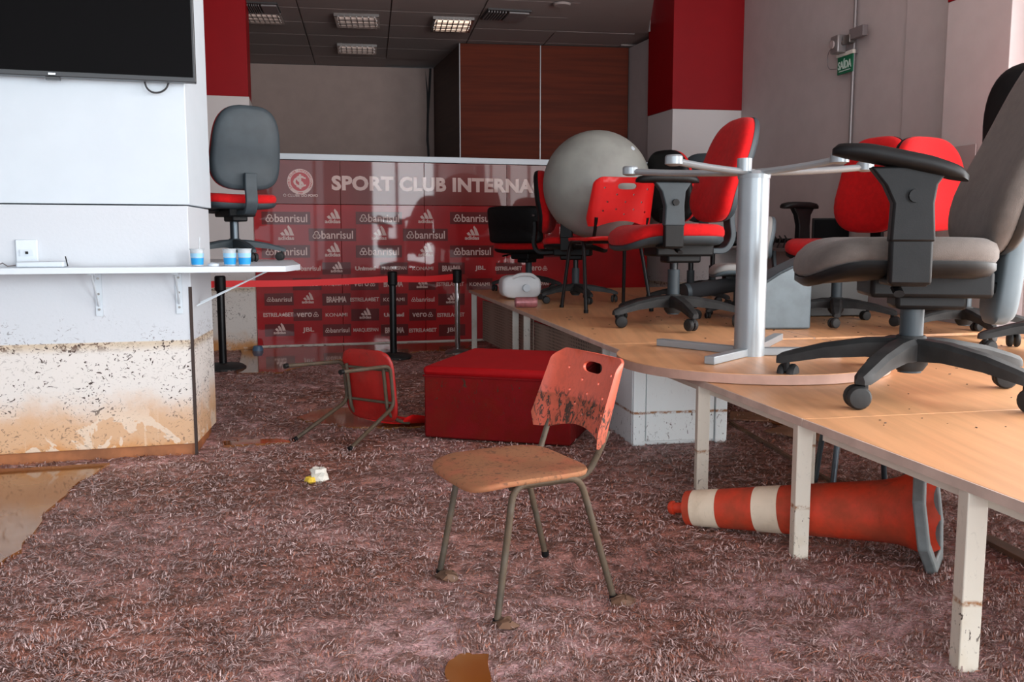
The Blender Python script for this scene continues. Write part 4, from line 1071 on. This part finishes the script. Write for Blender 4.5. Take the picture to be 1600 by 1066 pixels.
# slate panel bin and dark computer case behind the round table
ps = at_desk(1215, 511); bn = thing('waste_bin', 'slate grey slant-topped plastic bin behind the silver table column', 'bin', ps, math.radians(6), 1)
bwid = 130 / F * ps.y; bh_ = 110 / F * ps.y
m = MB(); prof = [(-bwid * .34, 0), (bwid * .30, 0), (bwid * .30, bh_), (-bwid * .10, bh_ * .78), (-bwid * .34, bh_ * .60)]
m.prism(prof, -.14, .14, Matrix.Rotation(math.pi / 2, 4, 'X')); m.build('body', 'slate_plastic', bn, bevel=.012)
MB().tube([(-bwid * .34, -.14, bh_ * .60), (-bwid * .10, -.14, bh_ * .78), (bwid * .30, -.14, bh_)], .010, 8).build('rim', 'charcoal_plastic', bn)
pt = at_desk(1288, 491); cs_ = thing('computer_case', 'dark computer case standing behind the raised armrest chair', 'computer', pt, math.radians(8))
tw_ = 105 / F * pt.y; th3 = 80 / F * pt.y
MB().box((0, 0, th3 / 2), (tw_, .35, th3)).build('case', 'tower_dark', cs_, bevel=.006); MB().box((tw_ * .05, -.18, th3 * .5), (.012, .012, th3 * .9)).build('edge_trim', 'grey_box', cs_)
MB().box((-tw_ * .2, -.178, th3 * .7), (tw_ * .3, .008, th3 * .12)).build('drive_slot', 'black_plastic', cs_)
# monitor and power strip on a wall shelf behind
pm = K(1300, 505) + perp * .35; 
def wall_shelf():
    t_a, t_b = tt_(1105, .0), tt_(1330, 0)
    z_ = D(1220, 388, (R2 + vw * tt_(1220, .1)).y).z
    o = wallbox('tmp', [RWp(t_a, .002), RWp(t_b, .002), RWp(t_b, .24), RWp(t_a, .24)], z_ - .03, z_, 'grey_box')
    o.name = 'cable_shelf'; del o['kind']; tag(o, 'narrow grey shelf of cables on the right wall', 'shelf')
    p = RWp(tt_(1222, .12), .12); p.z = z_
    ps_ = thing('power_strip', 'power strip with tangled plugs on the narrow wall shelf', 'power strip', p, math.atan2(vw.y, vw.x))
    MB().box((0, 0, .03), (.5, .07, .05)).build('body', 'grey_box', ps_, bevel=.006)
    for k in range(5):
        MB().box((-.2 + .1 * k, -.01, .075), (.05, .05, .045)).build('plug', 'black_plastic', ps_, bevel=.006)
        MB().tube(fillet([(-.2 + .1 * k, -.03, .08), (-.23 + .1 * k, -.06, .13), (-.15 + .1 * k, -.08, .03 + .02 * k), (-.26 + .12 * k, -.09, .008)], .04), .007, 6).build('cable', 'cable_dark', ps_)
    p = RWp(tt_(1300, .2), .2); p.z = z_
    mo = thing('monitor', 'small black monitor on the wall shelf, half behind the red chair', 'monitor', p, math.radians(4))
    wv = 58 / F * p.y; hv = 46 / F * p.y
    MB().box((0, 0, hv * .55), (wv, .03, hv)).build('case', 'black_plastic', mo, bevel=.005); MB().box((0, -.017, hv * .55), (wv * .94, .004, hv * .9)).build('screen', 'tv_screen', mo)
    MB().box((0, .0, .01), (wv * .4, .12, .02)).build('stand', 'black_plastic', mo)
wall_shelf()
# black foam roll lying across the chair bases
pr = at_desk(1105, 478); a_ = D(1072, 456, pC.y + .34); b_ = D(1150, 444, pC.y + .46)
rl = thing('foam_roll', 'black foam roll lying on the chair bases behind the profile red chair', 'roll')
MB().cyl(a_, b_, .055, n=20).build('roll', 'black_fabric', rl); ax_ = (b_ - a_).normalized()
MB().cyl(a_ - ax_ * .012, a_ + ax_ * .02, .058, n=20).build('end_cap', 'charcoal_plastic', rl)
# ------------------------------------------------------------------ right wall fittings
tc = tt_(1325, .03)
cp = RWp(tc, .03)
cd = thing('conduit', 'thin vertical metal conduit on the right wall', 'pipe', (cp.x, cp.y, 0), math.atan2(vw.y, vw.x))
MB().cyl((0, 0, .6), (0, 0, CEIL - .01), .016, n=12).build('pipe', 'aluminium', cd)
for z_ in (1.0, 1.9, 2.7): MB().box((0, .01, z_), (.06, .02, .03)).build('clip', 'aluminium', cd)
yc = cp.y
zj = D(1325, 62, yc).z
jb = thing('emergency_lamp', 'small grey emergency lamp unit on the conduit above the exit sign', 'lamp', (cp.x, cp.y, zj), math.atan2(vw.y, vw.x))
jb.location = jb.location + nw * .02
MB().box((0, -.03, 0), (.10, .06, .07)).build('bracket', 'steel', jb, bevel=.006)
MB().box((-.13, -.05, -.02), (.12, .09, .15)).build('lamp_head', 'aluminium', jb, bevel=.01); MB().cyl((-.09, -.05, -.02), (-.03, -.03, -.01), .02, n=10).build('joint', 'steel', jb)
MB().box((.13, -.03, .03), (.20, .05, .09)).build('battery_box', 'grey_box', jb, bevel=.006)
MB().cyl((-.14, -.10, -.02), (-.14, -.115, -.02), .035, n=16).build('lens', 'acrylic', jb)
MB().tube(fillet([(-.18, -.05, .0), (-.30, -.05, -.06), (-.30, -.04, -.20), (-.16, -.04, -.22)], .06), .004, 6).build('cable', 'grey_box', jb)
# exit sign
zc_ = D(1314, 98, yc).z
ts0, ts1 = tt_(1303, .04), tt_(1326, .04); sw_ = ts1 - ts0
sp_ = RWp((ts0 + ts1) / 2, .05)
sg = thing('exit_sign', 'green exit sign with white lettering on the right wall', 'sign', (sp_.x, sp_.y, zc_), math.atan2(vw.y, vw.x))
sh_h = 26 / F * yc * 1.02
MB().box((0, 0, 0), (sw_, .012, sh_h)).build('plate', 'sign_green', sg, bevel=.002)
m = MB(); put_text(m, 'SAÍDA', 0, sh_h * .06, sw_ * .88, sh_h * .58, .02, y=-.008); m.build('lettering', 'sign_white', sg, smooth=False)
m = MB().box((0, -.007, -sh_h * .33), (sw_ * .74, .004, sh_h * .05)).build('underline', 'sign_white', sg)
MB().box((0, .0, sh_h * .60), (sw_ * 1.1, .03, sh_h * .22)).build('tube_holder', 'paper', sg, bevel=.004)
# frosted sheet on the pier
tp0 = tt_(1486, .23); tp1 = tt_(1522, .23); yp = RWp(tp0, .23).y
za, zb_ = D(1500, 290, yp).z, D(1500, 230, yp).z
pp = RWp((tp0 + tp1) / 2, .235); pp.z = (za + zb_) / 2
o = MB().box((0, 0, 0), (tp1 - tp0, .008, zb_ - za)).build('notice_holder', 'acrylic', bevel=.002); o.location = pp; o.rotation_euler = (0, 0, math.atan2(vw.y, vw.x))
tag(o, 'blank translucent notice holder on the right pier', 'holder')

# ------------------------------------------------------------------ floor: water, litter, carpet strands
def wob(pts, n=4, amp=.012, seed=1):
    rg = random.Random(seed); o = []
    for i in range(len(pts)):
        a, b = pts[i], pts[(i + 1) % len(pts)]
        for k in range(n): o.append(Vector(a).lerp(Vector(b), k / n) + Vector((rg.uniform(-amp, amp), rg.uniform(-amp, amp), 0)))
    return o
PUD = []
def puddle(label, px, seed=1, amp=.012, z=.0115):
    pts = wob([G(*p) if len(p) == 2 else Vector(p) for p in px], 5, amp, seed); PUD.append([(p.x, p.y) for p in pts])
    o = MB().prism([(p.x, p.y) for p in pts], -.012, z).build('puddle', 'muddy_water', bevel=0)
    tag(o, label, 'water', kind='stuff')
puddle('brown puddle along the foot of the left wall', [(-160, 1010), (0, 885), (45, 850), (78, 800), (110, 765), (170, 728), (40, 735), (-300, 745)], 2, .015)
puddle('small rusty puddle at the bottom of the picture', [(700, 1092), (697, 1040), (725, 1026), (762, 1030), (768, 1092)], 3, .006)
puddle('thin strip of water beside the pillar corner', [(350, 692), (440, 688), (455, 694), (350, 699)], 4, .01)
puddle('brown puddle below the toppled chair', [(462, 655), (505, 640), (560, 640), (640, 652), (665, 668), (610, 672), (520, 668)], 5, .02)
puddle('dark water along the foot of the backdrop', [(372, 548), (560, 541), (735, 534), (735, 545), (600, 556), (500, 566), (440, 583), (372, 585)], 6, .03)
puddle('wet patch under the desks', [(1180, 655), (1290, 690), (1380, 712), (1360, 700), (1270, 655)], 7, .02)

def strands():
    rng = np.random.default_rng(11); N = 210000
    # more strands where the floor is near
    y = 1.9 * (10.2 / 1.9) ** (rng.random(N) ** 1.15); half = .62 * y + .15
    x = rng.uniform(-1, 1, N) * half
    x = np.clip(x, -4.2, 3.1)
    keep = np.ones(N, bool)
    def inpoly(poly):
        r = np.zeros(N, bool)
        for i in range(len(poly)):
            x1, y1 = poly[i]; x2, y2 = poly[i - 1]
            c = ((y1 > y) != (y2 > y)) & (x < (x2 - x1) * (y - y1) / (y2 - y1 + 1e-12) + x1); r ^= c
        return r
    for p in PUD: keep &= ~inpoly(p)
    for p in (lo_poly, [B0, B0 + ux * bw, B0 + ux * bw + uy * 3, B0 + uy * 3], [o0, o1, o1 + ov * od, o0 + ov * od], [c0, c1, c1 + cyv * .43, c0 + cyv * .43]):
        keep &= ~inpoly([(q.x, q.y) for q in p])
    keep &= (x - (R2.x + .216 * ((R2.y - y) / .976))) < -.05
    keep &= rng.random(N) < .25 + .75 * clump(x, y)
    x, y = x[keep], y[keep]; n = len(x)
    a = 2.4 * np.pi * (.6 * vnoise(x * 7, y * 9, 21) + .4 * vnoise(x * 16, y * 20, 22) - .5) + rng.normal(0, .38, n); L = rng.gamma(2.2, .0075, n) + .006; L *= np.clip(y / 3.5, .8, 1.6)
    wv = (rng.uniform(.0007, .0020, n)) * np.clip(y / 3.0, .8, 2.0)
    cl = rng.normal(0, .7, n)
    P = []
    lift = rng.uniform(.003, .018, n) * rng.random(n)
    z0 = ground(x, y) + .001 + .004 * rng.random(n)
    for k, t in enumerate((0, .5, 1)):
        ak = a + cl * (t - .5)
        cx = x + np.cos(ak) * L * (t - .5); cy = y + np.sin(ak) * L * (t - .5)
        nx, ny = -np.sin(ak) * wv * (1 - .5 * (t == 1)), np.cos(ak) * wv * (1 - .5 * (t == 1))
        zz = z0 + lift * (0, 1, .3)[k]
        tilt = rng.uniform(-.6, .6, n) * wv
        P += [np.stack([cx - nx, cy - ny, zz - tilt + .001], 1), np.stack([cx + nx, cy + ny, zz + tilt + .001], 1)]
    V = np.stack(P, 1).reshape(-1, 3)
    b = (np.arange(n) * 6)[:, None]
    Fq = np.concatenate([b + np.array([0, 1, 3, 2]), b + np.array([2, 3, 5, 4])], 1).reshape(-1, 4)
    me = bpy.data.meshes.new('carpet_debris')
    me.vertices.add(len(V)); me.vertices.foreach_set('co', V.astype(np.float32).ravel())
    me.loops.add(Fq.size); me.loops.foreach_set('vertex_index', Fq.astype(np.int32).ravel())
    me.polygons.add(len(Fq)); me.polygons.foreach_set('loop_start', np.arange(0, Fq.size, 4, dtype=np.int32))
    me.update(); me.validate()
    at = me.color_attributes.new('tone', 'FLOAT_COLOR', 'POINT')
    c0_ = np.array(lin((92, 60, 50))[:3]); c1_ = np.array(lin((242, 212, 208))[:3]); c2_ = np.array(lin((196, 130, 108))[:3])
    patch = .5 + .5 * np.sin(x * 3.1 + 1.3 * np.sin(y * 2.3)) * np.sin(y * 3.7 + x)
    t = np.clip(rng.beta(1.1, 1.3, n) * .75 + patch * .25, 0, 1)[:, None]; w = (rng.random(n) < .3)[:, None]
    cc = np.where(w, c0_ * (1 - t) + c2_ * t, c0_ * (1 - t) + c1_ * t)
    col = np.ones((n, 6, 4), np.float32); col[:, :, :3] = cc[:, None, :]
    at.data.foreach_set('color', col.ravel())
    o = place('carpet_debris', me, 'carpet_strands', smooth=False)
    tag(o, 'matted muddy carpet fibres and straw covering the floor', 'debris', kind='stuff')
strands()

# crumpled litter
pl = G(498, 754); lt = thing('paper_litter', 'crumpled white and yellow wrapper on the muddy floor', 'litter', pl, .4)
rg = random.Random(5); m = MB()
m.lathe([(.02, .0), (.04, .012), (.036, .03), (.042, .05), (.03, .062), (.004, .055)], 12); m.v = [p + Vector((rg.uniform(-.009, .009), rg.uniform(-.009, .009), rg.uniform(0, .006))) for p in m.v]
m.build('wrapper', 'paper', lt, ang=20)
m = MB().lathe([(.016, 0), (.026, .01), (.020, .03), (.004, .034)], 9, Matrix.Translation((-.038, -.012, 0))); m.v = [p + Vector((rg.uniform(-.006, .006), rg.uniform(-.006, .006), rg.uniform(0, .004))) for p in m.v]
m.build('printed_end', 'yellow_print', lt, ang=20)
# boards lying on the floor
def plank(label, a, b, w, mat='plank', z=.02):
    a, b = G(*a), G(*b); d = (b - a); o = thing('floor_plank', label, 'plank', (a + b) / 2, math.atan2(d.y, d.x))
    MB().box((0, 0, z / 2 + .006), (d.length, w, z)).build('board', mat, o, bevel=.003)
plank('dark wood plank lying behind the nearest desk leg', (1535, 846), (1640, 900), .06)
plank('thin dark strip lying under the desks beyond the cone', (1140, 664), (1300, 760), .02)
plank('warped brown board on the floor beneath the middle desk', (1210, 673), (1300, 690), .22, 'wet_board', .012)
plank('flat brown board beside the white cabinet', (1140, 652), (1200, 655), .25, 'wet_board', .010)
for i, (px, py, lab) in enumerate(((690, 905, 'dark clod of mud at the far front foot of the lone chair'), (780, 980, 'dark clod of mud at the near front foot of the lone chair'), (962, 944, 'dark clod of mud at the near rear foot of the lone chair'))):
    m = MB().lathe([(.03, -.002), (.034, .008), (.02, .02), (.003, .024)], 10); m.v = [p + Vector((rg.uniform(-.012, .012), rg.uniform(-.012, .012), rg.uniform(-.002, .004))) for p in m.v]
    o = m.build('mud_clod', 'plank', ang=20); o.location = G(px, py) + Vector((.02, .0, .003)); tag(o, lab, 'mud')
bl2 = G(403, 549) - uy * .05
o = MB().lathe([(.05, 0), (.055, .03), (.04, .06), (.01, .065)], 12).build('foot_block', 'bin_blue'); o.location = bl2; tag(o, 'small blue foot block at the left corner of the backdrop', 'block')

# crumbs of dried mud on the desk tops
m = MB(); rg = random.Random(9)
for _ in range(170):
    px, py = rg.uniform(880, 1590), 495 + 190 * rg.random() ** 2.2
    p = K(px, py); s_ = (p - e2).dot(-dirn); off = (p - e1).dot(perp)
    if not (.06 < off < 2.6) or p.y < 1.8 or (p - pT).length < rt + .05: continue
    a = rg.uniform(0, 6.28); l = rg.uniform(.004, .010) * p.y / 3; w = rg.uniform(.002, .004) * p.y / 3; h = rg.uniform(.001, .003)
    m.box((0, 0, h / 2), (l, w, h), Matrix.Translation(p + Vector((0, 0, .0005))) @ Matrix.Rotation(a, 4, 'Z'))
o = m.build('mud_crumbs', 'dark_gap', smooth=False); tag(o, 'scattered crumbs of dried mud on the desk tops', 'debris', kind='stuff')
